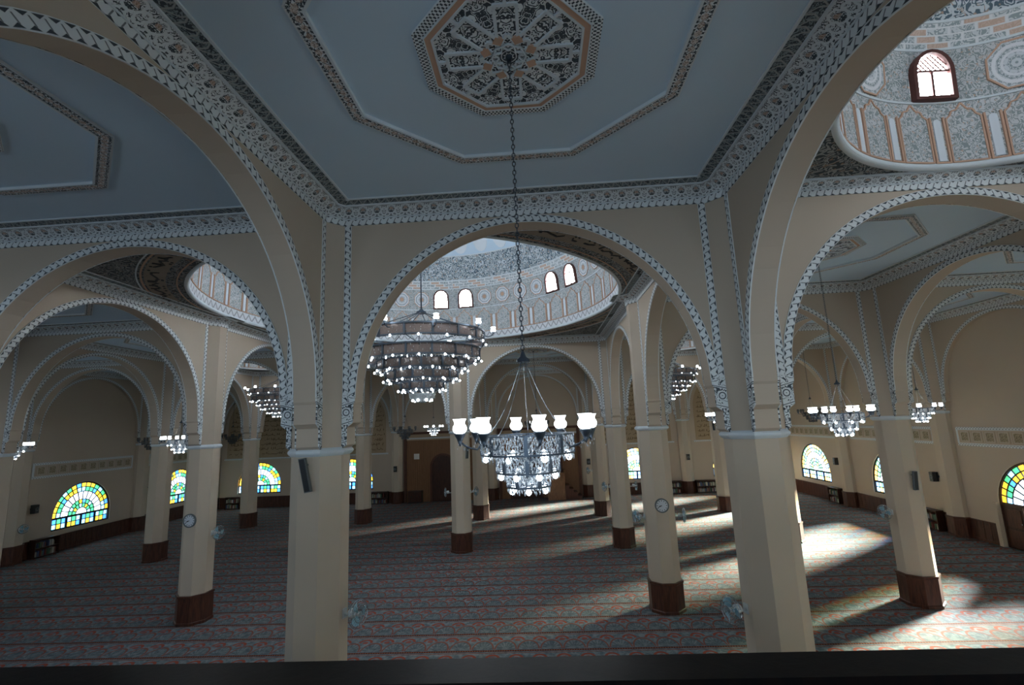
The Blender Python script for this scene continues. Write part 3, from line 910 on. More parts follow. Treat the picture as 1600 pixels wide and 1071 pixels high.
# arched door with stained fanlight
came, panes, fr = win_meshes(LAYD, True)
d = thing('door_1', None, None, (XW+.1, 10.5, 0), -PI/2, kind='structure')
fr.build('frame', 'wood_dark', d); came.build('lead_came', 'lead', d)
for b, k in panes: b.build('pane', 'glass_'+k, d)
zs = HOLE[2]
b = MB().prism([(.74*math.cos(PI*k/14), zs+.74*math.sin(PI*k/14)) for k in range(15)], -.04, .04); b.build('arched_head', 'wood_dark', d)
MB().box(-1.6, 1.6, -.06, .05, zs-.07, zs).build('transom', 'wood_dark', d)
for k in range(4):
    x0 = -1.6+k*.8
    lf = MB().box(x0+.01, x0+.79, -.03, .03, .01, zs-.07).build('door_leaf', 'wood_dark', d)
    for z0, z1 in ((.12, .68), (.78, 1.44)):
        MB().box(x0+.12, x0+.68, -.05, -.028, z0, z1).build('raised_panel', 'wood_plinth', lf)
    MB().lathe([(0, -.02), (.022, -.02), (.022, .02), (0, .02)], 8, c=(x0+(.7 if k % 2 == 0 else .1), -.07, .95)).build('door_knob', 'chrome', lf)
for s in (-1, 1):
    MB().box(1.66*s-.0 if s > 0 else -1.82, 1.82 if s > 0 else -1.66, -.20, -.08, 0, zs).build('jamb', 'wall', d)

# ------------------------------------------------------------------ wainscot
def wainscot(name, place, spans):
    root = thing(name, None, None, kind='structure')
    for a0, a1 in spans:
        b = MB(); n = max(1, round((a1-a0)/.30)); w = (a1-a0)/n
        for k in range(n): b.prism([(a0+k*w+.008, .10), (a0+(k+1)*w-.008, .10), (a0+(k+1)*w-.008, .76), (a0+k*w+.008, .76)], .05, .0, place)
        b.prism([(a0, 0), (a1, 0), (a1, .10), (a0, .10)], .065, 0, place); b.prism([(a0, .76), (a1, .76), (a1, .80), (a0, .80)], .075, 0, place)
        b.prism([(a0, .1), (a1, .1), (a1, .77), (a0, .77)], .035, 0, place)
        o = b.build('wood_panelling', 'wood_plinth', root); o['kind'] = 'stuff'
side = lambda s: (lambda a, z, h: (s*(XW-h), a, z))
wainscot('baseboard_left', side(-1), [(j*A+.5, (j+1)*A-.5) for j in range(-1, 4)])
wainscot('baseboard_right', side(1), [(j*A+.5, (j+1)*A-.5) for j in (-1, 0, 2, 3)]+[(7.5, 8.66), (12.34, 13.5)])
wainscot('baseboard_far', lambda a, z, h: (a, YF-h, z), [(i*A+.5, (i+1)*A-.5) for i in (-3, -2, 1, 2)])

# ------------------------------------------------------------------ wall friezes and script panels
def frieze_panel(place, label, group):
    t = thing('wall_frieze', label, 'frieze', (0, 0, 0), 0, group)
    b = MB().prism([(-2.9, 3.70), (2.9, 3.70), (2.9, 4.46), (-2.9, 4.46)], .03, 0, place); b.build('backing', 'trim_white', t)
    n = 10; w = 5.56/n
    b = MB().prism([(-2.80, 3.82), (2.80, 3.82), (2.80, 4.34), (-2.80, 4.34)], .04, .02, place, uvf=lambda a, z: (a, (z-3.82)/.52))
    b.build('ground', 'wall', t)
    for k in range(n):
        x0 = -2.78+k*w+.04
        pb = MB().prism([(x0, 3.86), (x0+w-.08, 3.86), (x0+w-.08, 4.30), (x0, 4.30)], .055, .03, place, uvf=lambda a, z: ((a-x0)/(w-.08)*.52, (z-3.86)/.44))
        pb.build('motif_tile', 'motif', t)
    for z0 in (3.705, 4.37):
        MB().prism([(-2.88, z0), (2.88, z0), (2.88, z0+.085), (-2.88, z0+.085)], .042, .02, place, uvf=lambda a, z: (a, (z-z0)/.085)).build('rope_border', 'rope', t)
    return t
for s in (-1, 1):
    for j in range(0, 4):
        cy = (j+.5)*A
        pl = (lambda s, cy: (lambda a, z, h: (s*(XW-h), cy+a, z)))(s, cy)
        if s == 1 and j == 1: lb, g = 'carved wall frieze with square motifs above the arched side door', None
        else: lb = 'carved square-motif frieze on the %s outer wall, %s bay from the far wall' % (sidew(s), ORD[4-j]); g = 'side wall friezes'
        frieze_panel(pl, lb, g)
rnd = random.Random(5)
for i in (-3, -2, 1, 2):
    cx = (i+.5)*A; lit = i > 0
    t = thing('script_panel', {-3: 'tall arched script panel in the shaded corner, above a far stained window', -2: 'tall arched script panel between timber cladding and the shaded corner bay',
              1: 'tall arched script panel between timber pulpit bay and the sunlit corner bay', 2: 'tall arched script panel in the sunlit corner, above the wide bookcase'}[i], 'wall panel', (cx, YF, 0))
    hw = 2.62; zs2 = 5.93
    poly = [(-hw, 3.62), (hw, 3.62)] + [(hw*math.cos(PI*k/20), zs2+hw*math.sin(PI*k/20)) for k in range(21)]
    pl = lambda a, z, h: (a, -h, z)
    MB().prism(poly, .02, .0, pl).build('ground', 'script_ground', t)
    b = MB().prism([(-2.8, 3.50), (2.8, 3.50), (2.8, 3.62), (-2.8, 3.62)], .045, 0, pl, uvf=lambda a, z: (a, (z-3.5)/.12)); b.build('lower_border', 'rope', t)
    for r in range(13):
        z = 3.90+r*.345; lim = hw-.18 if z < zs2 else math.sqrt(max(.1, hw*hw-(z+.15-zs2)**2))-.2
        b = MB(); squiggle(b, -lim, lim, z, .25, lambda a, zz, h: (a, -.02-h, zz), rnd, .022)
        o = b.build('script_row', 'script_ink', t); o['kind'] = 'stuff'

# ------------------------------------------------------------------ prayer-niche wall
t = thing('timber_cladding', 'brown vertical timber cladding with arched niche on the far wall', 'wall panel', (0, YF, 0))
def clad(x0, x1, z0, z1):
    b = MB(); n = round((x1-x0)/.16); w = (x1-x0)/n
    for k in range(n): b.box(x0+k*w+.012, x0+(k+1)*w-.012, -.07, 0, z0, z1)
    b.box(x0, x1, -.045, 0, z0, z1)
    o = b.build('planks', 'planks', t); o['kind'] = 'stuff'
def niche(cx, hw, sp):
    arcp = [(cx+hw*math.cos(PI*k/16), sp+hw*math.sin(PI*k/16)) for k in range(17)]
    arco = [(cx+(hw+.14)*math.cos(PI*k/16), sp+(hw+.14)*math.sin(PI*k/16)) for k in range(17)]
    b = MB(); P = [(cx+hw, 0)]+arcp+[(cx-hw, 0)]; Q = [(cx+hw+.14, 0)]+arco+[(cx-hw-.14, 0)]
    for k in range(len(P)-1):
        b.face([(P[k][0], -.14, P[k][1]), (P[k+1][0], -.14, P[k+1][1]), (Q[k+1][0], -.14, Q[k+1][1]), (Q[k][0], -.14, Q[k][1])])
        b.face([(P[k][0], -.14, P[k][1]), (P[k+1][0], -.14, P[k+1][1]), (P[k+1][0], -.02, P[k+1][1]), (P[k][0], -.02, P[k][1])])
        b.face([(Q[k][0], -.14, Q[k][1]), (Q[k+1][0], -.14, Q[k+1][1]), (Q[k+1][0], -.02, Q[k+1][1]), (Q[k][0], -.02, Q[k][1])])
    b.build('niche_surround', 'wood_beam', t)
    MB().prism(P, -.085, -.03).build('niche_door', 'wood_dark', t)
clad(-6.45, -.54, 0, 4.42); clad(.54, 6.45, 0, 4.42); niche(-3.6, .82, 2.45); niche(2.5, 1.05, 2.6)
for x0, x1 in ((-6.45, -.5), (.5, 6.45)): MB().box(x0, x1, -.05, 0, 4.42, 4.86).build('plaster_frieze', 'script_ground', t)
for s in (-6.5, -.72, .52, 6.3): MB().box(s, s+.2, -.16, 0, 0, 4.95).build('corner_post', 'wood_beam', t)
for x0, x1 in ((-6.5, -.5), (.5, 6.5)): MB().box(x0, x1, -.18, 0, 4.86, 5.03).build('cornice_beam', 'wood_beam', t)
for x0, x1 in ((-6.3, -.75), (.75, 6.3)):
  b = MB()
  b.prism([(x0, 4.50), (x1, 4.50), (x1, 4.62), (x0, 4.62)], .07, .05, lambda a, z, h: (a, -h, z), uvf=lambda a, z: (a, (z-4.5)/.12)); b.build('rope_border', 'rope', t)
for x, z, lb in ((-5.55, 3.25, 'small pale framed notice on timber cladding beside the small niche door'), (5.05, 3.3, 'small pale framed notice on timber cladding above the pulpit')):
    tag(MB().box(x-.2, x+.2, YF-.10, YF-.072, z-.2, z+.2).build('notice_board', 'paper'), lb, 'notice')
# timber pulpit
t = thing('pulpit', 'brown timber pulpit with stair beside the prayer niche', 'pulpit', (4.6, 26.3, 0))
MB().box(-.6, .6, .3, 1.5, 0, 1.15).build('platform', 'wood_mihrab', t)
MB().box(-.62, -.55, .3, 1.5, 1.15, 2.0).build('side_panel', 'wood_mihrab', t); MB().box(.55, .62, .3, 1.5, 1.15, 2.0).build('side_panel', 'wood_mihrab', t)
MB().box(-.62, .62, .24, .31, 1.15, 1.85).build('front_panel', 'wood_mihrab', t)
MB().box(-.55, .55, 1.40, 1.5, 1.2, 3.1).build('back_panel', 'wood_beam', t)
for k in range(4): MB().box(.62, .62+.28*(4-k), .45, 1.35, .24*k, .24*(k+1)).build('step', 'wood_beam', t)
MB().prism([(-.7, 3.1), (.7, 3.1), (0, 3.75)], .25, 1.55).build('canopy', 'wood_beam', t)

# ------------------------------------------------------------------ balcony
tag(MB().box(-XW, XW, YB, -6.8, 3.6, 3.85).build('floor_balcony', 'carpet'), kind='structure')
t = thing('balcony_railing', 'dark polished timber balcony rail across the front', 'railing', (3.5, -6.77, 3.85))
MB().prism([(-.055, .98), (.05, .98), (.065, 1.0), (.065, 1.035), (.05, 1.05), (-.055, 1.05), (-.07, 1.035), (-.07, 1.0)], -10, 10, lambda a, z, h: (h, a, z)).build('handrail', 'wood_rail', t)
MB().box(-10, 10, -.03, .03, .78, .98).build('top_board', 'wood_rail', t); MB().box(-10, 10, -.03, .03, .0, .12).build('bottom_board', 'wood_rail', t)
bal = MB().lathe([(.03, .12), (.03, .2), (.018, .25), (.032, .45), (.018, .65), (.03, .7), (.03, .78)], 8).mesh('baluster', 'wood_rail')
for k in range(100): mobj('baluster', bal, t, (-9.9+k*.2, 0, 0))

# ------------------------------------------------------------------ chandeliers
def crystals(b, R, z0, z1, n, rows, rn, size=.012):
    for k in range(n):
        for r in range(rows):
            a = 2*PI*(k+rn.uniform(-.4, .4))/n
            z = z1-(z1-z0)*(r+rn.random()*.4)/rows; rr = R+rn.uniform(-.008, .008)
            c = Vector((rr*math.cos(a), rr*math.sin(a), z)); s = size*rn.uniform(.7, 1.2)
            tx = Vector((-math.sin(a), math.cos(a), 0))*s*.6; up = Vector((0, 0, s*1.5)); nn = Vector((math.cos(a), math.sin(a), 0))*s*.5
            p = [c+up, c+tx, c-up, c-tx]; q = c+nn
            for m in range(4): b.face([p[m], p[(m+1) % 4], q])
SHADE = [(.030, 0), (.052, .012), (.064, .038), (.060, .062), (.046, .084), (.046, .10), (.060, .128), (.056, .128), (.040, .10), (.0, .09)]
def chain_mesh(b, top, bot, s=.032):
    z = top; k = 0
    while z > bot:
        for q in range(2):
            x = (s*.45 if q else -s*.45); p = (x, 0) if k % 2 else (0, x)
            b.tube([(p[0]*.3, p[1]*.3, z), (*p, z-s*.5), (*p, z-s*1.3), (p[0]*.3, p[1]*.3, z-s*1.8)], s*.16, 4)
        z -= s*1.45; k += 1
def make_chandelier():
    t = thing('chandelier', 'x', 'chandelier'); rn = random.Random(2); z0 = 5.2
    b = MB(); chain_mesh(b, ZC-.04, 6.06); b.build('chain', 'steel', t)
    MB().lathe([(.0, ZC-.10), (.02, ZC-.09), (.034, ZC-.055), (.036, ZC-.02)], 12).build('ceiling_cup', 'steel', t)
    MB().lathe([(0, 5.97), (.06, 5.97), (.065, 5.99), (.03, 6.02), (.012, 6.07)], 12).build('hook_plate', 'steel', t)
    for k in range(5):
        a = 2*PI*k/5+.3; pts = []
        for q in range(9):
            s = q/8; r = .02+.38*s; z = 5.98-.68*s-.10*math.sin(PI*s); pts.append((r*math.cos(a), r*math.sin(a), z))
        MB().tube(pts, .0038, 5).build('suspension_chain', 'chrome', t)
    tiers = [(.41, 5.14, 5.30, 8), (.275, 4.98, 5.10, 8), (.185, 4.855, 4.955, 6)]
    for R, za, zb, nb in tiers:
        b = MB()
        for z in (za, zb): b.lathe([(R-.012, z), (R+.012, z), (R+.012, z+.014), (R-.012, z+.014), (R-.012, z)], 24, sm=False)
        tr = b.build('tier_ring', 'steel', t)
        pm = MB().prism([(-.016, za), (.016, za), (.016, zb), (-.016, zb)], .014, -.004, lambda x, z, h: (R+h, x, z)).mesh('post', 'steel')
        for k in range(nb): mobj('post', pm, tr, None, 2*PI*k/nb)
        b = MB(); crystals(b, R+.003, za+.01, zb, int(R*190), 6 if R > .3 else 5, rn)
        crystals(b, R-.005, za-.05, za, int(R*170), 3, rn, .015); crystals(b, R-.05, za-.03, zb-.02, int(R*110), 4, rn, .014)
        tag(b.build('crystal_fringe', 'crystal', tr), kind='stuff')
        for k in range(nb):
            a = 2*PI*(k+.5)/nb; r = R-.02
            MB().lathe([(0, -.05), (.018, -.042), (.026, -.022), (.020, .0), (.010, .02), (0, .02)], 8, c=(r*math.cos(a), r*math.sin(a), za-.005)).build('bulb', 'bulb_lit', tr)
    MB().lathe([(0, 4.77), (.02, 4.79), (.012, 4.81), (.04, 4.85), (.015, 4.87), (.015, 5.30), (.0, 5.32)], 10).build('stem', 'steel', t)
    b = MB()
    for R, z in ((.41, 5.14), (.275, 4.985), (.185, 4.86)):
        for k in range(4):
            a = PI*k/2; b.tube([(0, 0, z+.01), (R*math.cos(a), R*math.sin(a), z+.005)], .007, 4)
    b.build('spider', 'steel', t)
    for k in range(8):
        a = 2*PI*k/8+.20; c, s = math.cos(a), math.sin(a); RL = .60
        P = lambda r, z: (r*c, r*s, z)
        ar = MB().tube([P(.41, 5.24), P(.45, 5.20), P(.51, 5.215), P(.56, 5.24), P(RL, 5.28)], .009, 6).build('arm', 'steel', t)
        MB().lathe([(0, 5.23), (.012, 5.25), (.03, 5.30), (.05, 5.335), (.05, 5.345), (0, 5.345)], 10, c=P(RL, 0)).build('lamp_holder', 'steel', ar)
        MB().lathe([(r, z+5.345) for r, z in SHADE], 14, c=P(RL, 0)).build('lamp_shade', 'lamp_lit', ar)
        b = MB(); crystals(b, .045, 5.16, 5.23, 5, 2, rn, .009)
        cf = tag(b.build('crystal_drop', 'crystal', ar), kind='stuff'); cf.location = P(RL-.02, .02)
    return t
ch0 = make_chandelier()
def unlit(o):
    for c in list(o.children):
        if c.type == 'MESH' and c.data.materials and c.data.materials[0].name in ('lamp_lit', 'bulb_lit', 'crystal'):
            c.material_slots[0].link = 'OBJECT'; c.material_slots[0].material = MATS['lamp_unlit']
        unlit(c)
ch0['label'] = 'lit crystal chandelier on long chain from the rosette, in front of the balcony'
ch0.location = (3.5, -3.5, 0)
lit = {(1, 0): 'lit chandelier hanging between the fan column and the sunlit side wall',
       (2, 1): 'lit chandelier close to the sunlit outer wall beside the arched door bay',
       (1, 1): 'lit chandelier largely hidden behind a capital over the sunlit carpet',
       (-2, 1): 'lit chandelier beside the clock column over the shaded carpet',
       (-3, 1): 'lit chandelier close to the shaded outer wall with the tall stained window',
       (-1, 3): 'small far lit chandelier in front of the timber clad wall',
       (0, 3): 'small far lit chandelier before the prayer niche, behind the near chandelier'}
dark = {(-3, 2): 'unlit chandelier near the shaded outer wall', (-3, 3): 'unlit chandelier before the far wall script panel',
        (-1, 2): 'unlit chandelier between columns before the timber clad wall', (0, 2): 'unlit chandelier behind the bright near chandelier',
        (2, 2): 'unlit chandelier near the sunlit side wall window'}
for (i, j), lb in lit.items(): dup(ch0, ((i+.5)*A, (j+.5)*A, 0), .3*i+.1*j, lb)
for (i, j), lb in dark.items(): unlit(dup(ch0, ((i+.5)*A, (j+.5)*A, 0), .2*i+.3*j, lb))

def make_great(label, loc, k, ztop):
    """tiered wedding-cake chandelier; heights around z=6.1..9.05 for k=1"""
    t = thing('tiered_chandelier', label, 'chandelier', loc); rn = random.Random(4)
    Z = lambda z: (z-6.1)*k; zh = Z(9.05)
    MB().tube([(0, 0, zh), (0, 0, (zh+ztop)/2), (0, 0, ztop)], .022*k, 6).build('chain', 'steel', t)
    MB().lathe([(0, zh-.05*k), (.16*k, zh-.04*k), (.17*k, zh), (.08*k, zh+.06*k), (.03*k, zh+.12*k)], 16).build('hub', 'steel', t)
    for q in range(8):
        a = 2*PI*q/8
        MB().tube([(.1*k*math.cos(a), .1*k*math.sin(a), zh-.02*k), (1.98*k*math.cos(a), 1.98*k*math.sin(a), Z(8.27))], .014*k, 5).build('suspension_rod', 'steel', t)
    tiers = [(2.0, 7.98, 8.28, 16), (1.84, 7.44, 7.74, 16), (1.40, 7.14, 7.40, 14), (1.13, 6.84, 7.07, 12), (.68, 6.54, 6.74, 10)]
    for ti, (R, za, zb, nb) in enumerate(tiers):
        R *= k; za, zb = Z(za), Z(zb); b = MB()
        for z in (za-.02*k, zb): b.lathe([(R-.04*k, z), (R+.045*k, z), (R+.045*k, z+.045*k), (R-.04*k, z+.045*k), (R-.04*k, z)], 32, sm=False)
        for q in range(4):
            a = PI*q/4; b.tube([(R*math.cos(a), R*math.sin(a), za), (-R*math.cos(a), -R*math.sin(a), za)], .016*k, 4)
        tr = b.build('tier_ring', 'steel', t)
        b = MB().lathe([(R, za+.02*k), (R, zb)], 32, sm=False); b.build('glass_panel_band', 'crystal_brown', tr)
        w = .03*k
        pm = MB().prism([(-w, za-.04*k), (w, za-.04*k), (w, zb+.05*k), (-w, zb+.05*k)], .035*k, -.01*k, lambda x, z, h: (R+h, x, z)).mesh('post', 'steel')
        for q in range(nb): mobj('post', pm, tr, None, 2*PI*q/nb)
        b = MB(); crystals(b, R+.012*k, za-.10*k, za-.02*k, int(60*R/k), 2, rn, .026*k); crystals(b, R+.008*k, za+.04*k, zb, int(26*R/k), 3, rn, .020*k)
        tag(b.build('crystal_fringe', 'crystal', tr), kind='stuff')
        for q in range(nb):
            a = 2*PI*(q+.5)/nb; r = R+.06*k
            MB().lathe([(0, -.042*k), (.022*k, -.034*k), (.033*k, -.008*k), (.022*k, .02*k), (0, .035*k)], 8, c=(r*math.cos(a), r*math.sin(a), za-.03*k)).build('bulb', 'bulb_lit', tr)
            if ti > 0:
                r = R-.12*k
                MB().lathe([(0, -.035*k), (.016*k, -.028*k), (.025*k, -.006*k), (.016*k, .02*k), (0, .03*k)], 6, c=(r*math.cos(a+.2), r*math.sin(a+.2), za-.05*k)).build('bulb', 'bulb_lit', tr)
    for (z0, z1, r0, r1) in ((8.02, 7.68, 1.95, 1.84), (7.46, 7.37, 1.8, 1.4), (7.18, 7.05, 1.36, 1.13), (6.88, 6.7, 1.1, .68), (6.55, 6.42, .64, .4)):
        b = MB()
        for q in range(8):
            a = 2*PI*q/8+.2; b.tube([(r0*k*math.cos(a), r0*k*math.sin(a), Z(z0)), (r1*k*math.cos(a), r1*k*math.sin(a), Z(z1))], .012*k, 4)
        b.build('tie_rods', 'steel', t)
    bw = MB().lathe([(.42*k, Z(6.42)), (.42*k, Z(6.38)), (.36*k, Z(6.28)), (.24*k, Z(6.19)), (.10*k, Z(6.14)), (0, Z(6.12))], 20).build('crystal_bowl', 'crystal', t)
    b = MB()
    for r, z in ((.40, 6.30), (.28, 6.20)): crystals(b, r*k, Z(z)-.05*k, Z(z)+.05*k, 24, 2, rn, .022*k)
    tag(b.build('crystal_fringe', 'crystal', bw), kind='stuff')
    for q in range(7):
        a = 2*PI*q/7; r = .30*k
        MB().lathe([(0, -.05*k), (.03*k, -.04*k), (.04*k, 0), (0, .05*k)], 6, c=(r*math.cos(a), r*math.sin(a), Z(6.215))).build('bulb', 'bulb_lit', bw)
    for q in range(10):
        a = 2*PI*q/10+.1; c, s = math.cos(a), math.sin(a); P = lambda r, z: (r*k*c, r*k*s, Z(z))
        ar = MB().tube([P(2.0, 8.2), P(2.12, 8.17), P(2.24, 8.2), P(2.3, 8.28)], .018*k, 5).build('arm', 'steel', t)
        MB().lathe([(0, 0), (.03*k, .01*k), (.06*k, .05*k), (0, .06*k)], 8, c=P(2.3, 8.27)).build('lamp_holder', 'steel', ar)
        MB().lathe([(r*1.35*k, z*1.25*k) for r, z in SHADE], 12, c=P(2.3, 8.315)).build('lamp_shade', 'lamp_lit', ar)
    return t
make_great('huge lit tiered chandelier hanging under the great dome', (0, 7, 6.12), 1.0, ZC+2.45+6.3*.8-6.14)
g1 = make_great('lit tiered chandelier under small dome near the shaded far wall', (-10.5, 17.5, 6.2), .70, ZC+2.45+3.2*.8-6.22)
dup(g1, (10.5, 17.5, 6.2), .4, 'lit tiered chandelier under small dome near the sunlit far wall')

# ------------------------------------------------------------------ clocks, fans, speakers
def make_clock():
    t = thing('wall_clock', 'x', 'clock')
    y = lambda a, z, h: (a, -h, z)
    cir = lambda r, n=28: [(r*math.cos(2*PI*k/n), r*math.sin(2*PI*k/n)) for k in range(n)]
    MB().prism(cir(.165), .03, 0, y).build('face', 'clock_face', t)
    b = MB(); n = 28
    o, i = cir(.20), cir(.165)
    for k in range(n):
        k2 = (k+1) % n
        b.face([y(*o[k], .045), y(*o[k2], .045), y(*i[k2], .045), y(*i[k], .045)]); b.face([y(*o[k], 0), y(*o[k2], 0), y(*o[k2], .045), y(*o[k], .045)])
        b.face([y(*i[k], .02), y(*i[k2], .02), y(*i[k2], .045), y(*i[k], .045)])
    b.build('rim', 'speaker_grey', t)
    for k in range(12):
        a = k*PI/6; c, s = math.cos(a), math.sin(a)
        MB().prism([(c*.118-s*.009, s*.118+c*.009), (c*.118+s*.009, s*.118-c*.009), (c*.15+s*.009, s*.15-c*.009), (c*.15-s*.009, s*.15+c*.009)], .034, .03, y).build('hour_mark', 'black_plastic', t)
    for a, L, w in ((math.radians(190), .085, .009), (math.radians(205), .125, .006)):
        c, s = math.cos(a), math.sin(a)
        MB().prism([(-s*w, c*w), (s*w, -c*w), (c*L+s*w, s*L-c*w), (c*L-s*w, s*L+c*w)], .039, .035, y).build('hand', 'black_plastic', t)
    return t
ck = make_clock(); ap = RO*math.cos(OCT)
ck['label'] = 'round wall clock on the column beside the sunlit carpet'; ck.location = (7, 7-ap, 2.9)
dup(ck, (-7, 7-ap, 2.93), 0, 'round wall clock on the column beside the shaded carpet')
def make_fan():
    t = thing('wall_fan', 'x', 'fan')      # fixed on a wall facing +x, blowing +x
    MB().box(0, .025, -.05, .05, -.09, .05).build('wall_plate', 'white_plastic', t)
    MB().tube([(.02, 0, -.03), (.10, 0, -.04), (.16, 0, 0)], [.02, .016, .02], 8).build('arm', 'white_plastic', t)
    lx = lambda prof, n: [(r, z) for r, z in prof]
    def xl(prof, n, name, mat, c=0):
        b = MB()
        for k in range(n):
            a, d = 2*PI*k/n, 2*PI*(k+1)/n
            for (r0, x0), (r1, x1) in zip(prof, prof[1:]):
                b.face([(x0, r0*math.cos(a), r0*math.sin(a)), (x0, r0*math.cos(d), r0*math.sin(d)), (x1, r1*math.cos(d), r1*math.sin(d)), (x1, r1*math.cos(a), r1*math.sin(a))], None, 0, True)
        return b.build(name, mat, t)
    xl([(0, .12), (.05, .125), (.065, .16), (.06, .22), (.03, .25), (0, .25)], 12, 'motor', 'white_plastic')
    b = MB()
    for R, x in ((.205, .29), (.19, .266), (.19, .314), (.12, .258), (.12, .326), (.05, .33)):
        pts = [(x, R*math.cos(2*PI*k/20), R*math.sin(2*PI*k/20)) for k in range(21)]; b.tube(pts, .0055, 4)
    for k in range(20):
        a = 2*PI*k/20; c, s = math.cos(a), math.sin(a)
        b.tube([(.25, .05*c, .05*s), (.266, .19*c, .19*s), (.29, .205*c, .205*s), (.314, .19*c, .19*s), (.332, .04*c, .04*s)], .0026, 3)
    b.build('guard', 'chrome', t)
    for k in range(3):
        a = 2*PI*k/3; b = MB(); pts = []
        f = lambda r, w, x: (x, r*math.cos(a+w), r*math.sin(a+w))
        b.face([f(.03, -.5, .28), f(.10, -.55, .265), f(.17, -.45, .268), f(.175, .1, .29), f(.16, .45, .312), f(.09, .5, .312), f(.03, .5, .30)])
        b.face([f(.03, -.5, .284), f(.10, -.55, .269), f(.17, -.45, .272), f(.175, .1, .294), f(.16, .45, .316), f(.09, .5, .316), f(.03, .5, .304)][::-1])
        b.build('blade', 'fan_blue', t)
    xl([(0, .335), (.03, .33), (.035, .30), (.035, .25)], 10, 'hub', 'white_plastic')
    return t
paint('fan_blue', (.22, .42, .52), .05, 6, .35)
fan0 = make_fan(); first = True
FANS = [(0, 0, 1, 2.62, 'white wall fan on the column with the loudspeaker bar'), (1, 0, -1, 2.55, 'white wall fan on the column right by the balcony rail'),
 (1, 1, -1, 2.55, None), (1, 1, 1, 2.55, None), (0, 2, 1, 2.5, None), (0, 2, -1, 2.5, None), (1, 2, -1, 2.5, None), (1, 2, 1, 2.5, None),
 (-1, 1, 1, 2.5, 'white wall fan on the clock column by the shaded carpet'), (2, 1, -1, 2.45, 'white wall fan on the column near the arched side door'),
 (1, 3, -1, 2.5, 'white wall fan on the column near the pulpit'), (-3, 2, 1, 1.55, 'white wall fan low on the pilaster beside the shaded stained window')]
for i, j, s, z, lb in FANS:
    o = fan0 if first else copy_tree(fan0); first = False
    o.location = (i*A+s*ap, j*A, z); o.rotation_euler = (0, 0, (0 if s > 0 else PI) + (-.5 if s > 0 else .5))
    o.rotation_euler = (0, 0, (-.35 if s > 0 else PI+.35))
    if lb: o['label'] = lb
    else:
        o['label'] = {(1, 1): 'white wall fan on the clock column standing on sunlit carpet', (0, 2): 'white wall fan on the column with slim speaker under dome edge', (1, 2): 'white wall fan on the column behind the sunlit clock column'}[(i, j)] + (', facing the sunlit wall' if s > 0 else ', facing the shaded wall')
        o['group'] = 'fans on both sides of one column'
def make_bar():
    t = thing('column_speaker', 'x', 'speaker')       # on a wall facing -y, origin at the wall
    MB().prism([(-.042, 0), (.042, 0), (.05, -.03), (.05, -.085), (-.05, -.085), (-.05, -.03)], -.26, .26, lambda a, c, h: (a, c-.06-h*.12, h)).build('cabinet', 'speaker_grey', t)
    MB().prism([(-.04, -.086), (.04, -.086), (.04, -.092), (-.04, -.092)], -.245, .245, lambda a, c, h: (a, c-.06-h*.12, h)).build('grille', 'black_plastic', t)
    for z in (-.15, .15): MB().box(-.015, .015, -.08-z*.12, 0, z-.012, z+.012).build('bracket', 'steel', t)
    return t
bar0 = make_bar(); first = True
for i, j, ang, z, lb in [(0, 0, 0, 4.76, 'dark slanting loudspeaker bar under the ring of the column by the rail'), (0, 2, PI/4, 4.2, 'slim grey loudspeaker bar on the column under the dome edge'),
     (2, 1, -PI/4+PI/4, 3.35, 'slim dark loudspeaker bar on the column near the arched side door'), (0, 3, PI/4, 4.2, 'slim loudspeaker bar on the column before the prayer-niche wall'), (2, 3, -PI/4, 4.75, 'small loudspeaker bar on the far sunlit column')]:
    o = bar0 if first else copy_tree(bar0); first = False
    o['label'] = lb; o.location = (i*A+ap*math.sin(ang), j*A-ap*math.cos(ang), z); o.rotation_euler = (0, math.radians(-9) if (i, j) == (0, 0) else 0, ang)
def make_spk():
    t = thing('wall_speaker', 'x', 'speaker')          # faces -y
    MB().prism([(-.13, 0), (.13, 0), (.17, -.12), (.12, -.24), (-.12, -.24), (-.17, -.12)], -.20, .20, lambda a, c, h: (a*(1-abs(h)*1.2), c-.10, h)).build('cabinet', 'black_plastic', t)
    b = MB()
    for k in range(16):
        a0, a1 = 2*PI*k/16, 2*PI*(k+1)/16; y = -.352
        b.face([(.085*math.cos(a0), y, .085*math.sin(a0)), (.085*math.cos(a1), y, .085*math.sin(a1)), (0, y+.02, 0)])
        b.face([(.085*math.cos(a0), y, .085*math.sin(a0)), (.085*math.cos(a1), y, .085*math.sin(a1)), (.085*math.cos(a1), -.33, .085*math.sin(a1)), (.085*math.cos(a0), -.33, .085*math.sin(a0))])
    b.build('cone', 'speaker_grey', t)
    MB().box(-.03, .03, -.12, 0, -.04, .04).build('bracket', 'steel', t)
    return t
sp0 = make_spk(); first = True
for x, y, z, rz, lb in [(-XW+.0, 14.75, 2.3, PI/2, 'black wall speaker beside the tall stained window in the shade'), (-XW, 21.75, 2.4, PI/2, 'black wall speaker near the second shaded stained window'),
        (XW, 14.75, 2.3, -PI/2, 'black wall speaker near the arched side door'), (XW, 21.75, 2.4, -PI/2, 'black wall speaker between two sunlit stained windows'),
        (-7.0, YF-ap, 2.45, 0, 'black wall speaker beside the timber corner post'), (14.0, YF-ap, 2.5, 0, 'black wall speaker on the far sunlit pilaster'), (7.0, YF-ap, 2.45, 0, 'black wall speaker near the timber pulpit')]:
    o = sp0 if first else copy_tree(sp0); first = False
    o['label'] = lb; o.location = (x, y, z); o.rotation_euler = (0, 0, rz)

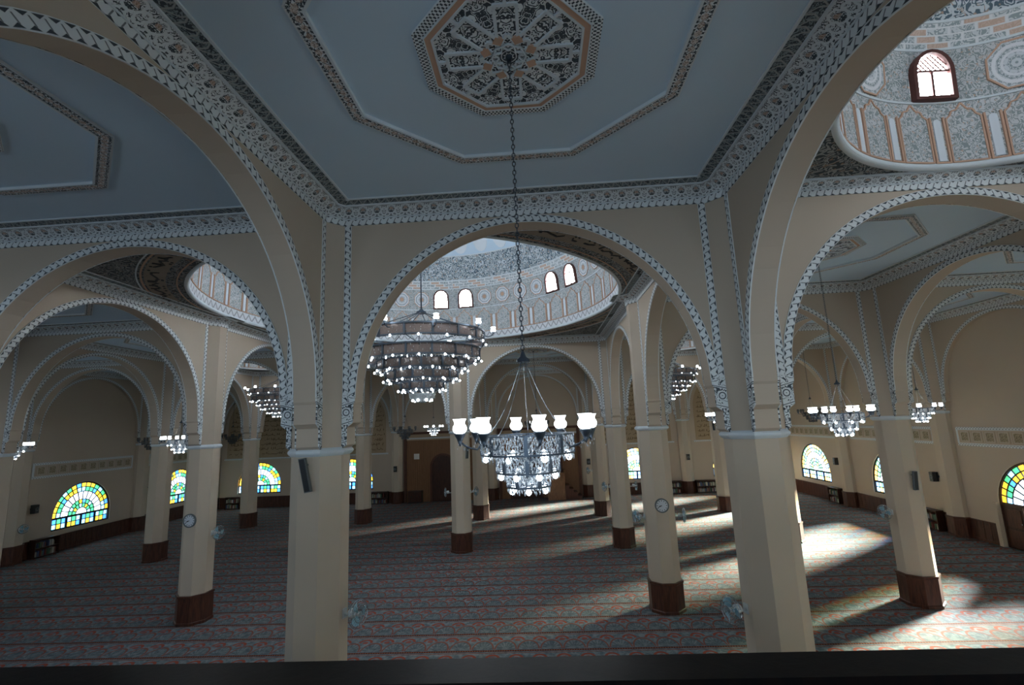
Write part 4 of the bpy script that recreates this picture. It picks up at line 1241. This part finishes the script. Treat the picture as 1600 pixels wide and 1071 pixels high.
# ------------------------------------------------------------------ low bookcases and books
BOOKS = [paint('book_%d' % k, c, .1, 8, .6) for k, c in enumerate([(.30, .27, .20), (.10, .18, .12), (.55, .54, .48), (.20, .06, .05), (.08, .11, .2)])]
rb = random.Random(9)
book_me = [MB().box(0, .05, -.20, 0, 0, .26).mesh('book', 'book_%d' % k) for k in range(5)]
def bookcase(loc, rz, w, label, fill=.8):
    t = thing('bookcase', label, 'bookcase', loc, rz); h, d = .86, .32
    for x in (-w/2, w/2-.03): MB().box(x, x+.03, -d, 0, 0, h).build('side_board', 'wood_dark', t)
    for z in (.03, .42, h-.03): MB().box(-w/2+.03, w/2-.03, -d, 0, z, z+.03).build('shelf', 'wood_dark', t)
    MB().box(-w/2+.03, w/2-.03, -.02, 0, .06, h-.03).build('back_board', 'wood_dark', t)
    for z in (.06, .45):
        x = -w/2+.06
        while x < w/2-.12:
            if rb.random() < fill:
                o = bpy.data.objects.new('book', rb.choice(book_me)); COL.objects.link(o)
                p = Matrix.Rotation(rz, 3, 'Z') @ Vector((x, -.05, 0))
                o.location = (loc[0]+p.x, loc[1]+p.y, z); o.rotation_euler = (0, 0, rz); o.scale = (1, 1, rb.uniform(.75, 1.1))
                tag(o, 'upright book in the '+label, 'book', 'books in the '+label)
            x += .058
WF = .085
bookcase((-XW+WF, 15.4, 0), PI/2, 1.2, 'low dark bookcase with papers under the shaded side window', .6)
bookcase((-19.3, YF-WF, 0), 0, 1.1, 'low dark bookcase beside the far stained window in shade')
bookcase((-8.4, YF-WF, 0), 0, 1.5, 'low dark bookcase between far window and timber cladding')
bookcase((13.0, YF-WF, 0), 0, .9, 'short low bookcase left of the far sunlit pilaster'.replace('left of', 'before'))
bookcase((15.3, YF-WF, 0), 0, 1.6, 'wide low bookcase under the sunlit script panel')
bookcase((XW-WF, 22.2, 0), -PI/2, 1.0, 'low bookcase under a sunlit side wall stained window')
bookcase((XW-WF, 15.3, 0), -PI/2, 1.1, 'low bookcase between the arched door and a stained window')
t = thing('low_cabinet', 'black low cabinet against the timber cladding', 'cabinet', (-5.6, YF-.10, 0))
MB().box(-.5, .5, -.4, 0, .05, .8).build('body', 'black_plastic', t)
for x in (-.49, .01): 
    dr = MB().box(x, x+.48, -.42, -.4, .08, .77).build('door', 'wood_dark', t)
    MB().box(x+.22, x+.26, -.44, -.42, .4, .5).build('handle', 'chrome', dr)
MB().box(-.52, .52, -.42, 0, .8, .83).build('top', 'wood_dark', t)
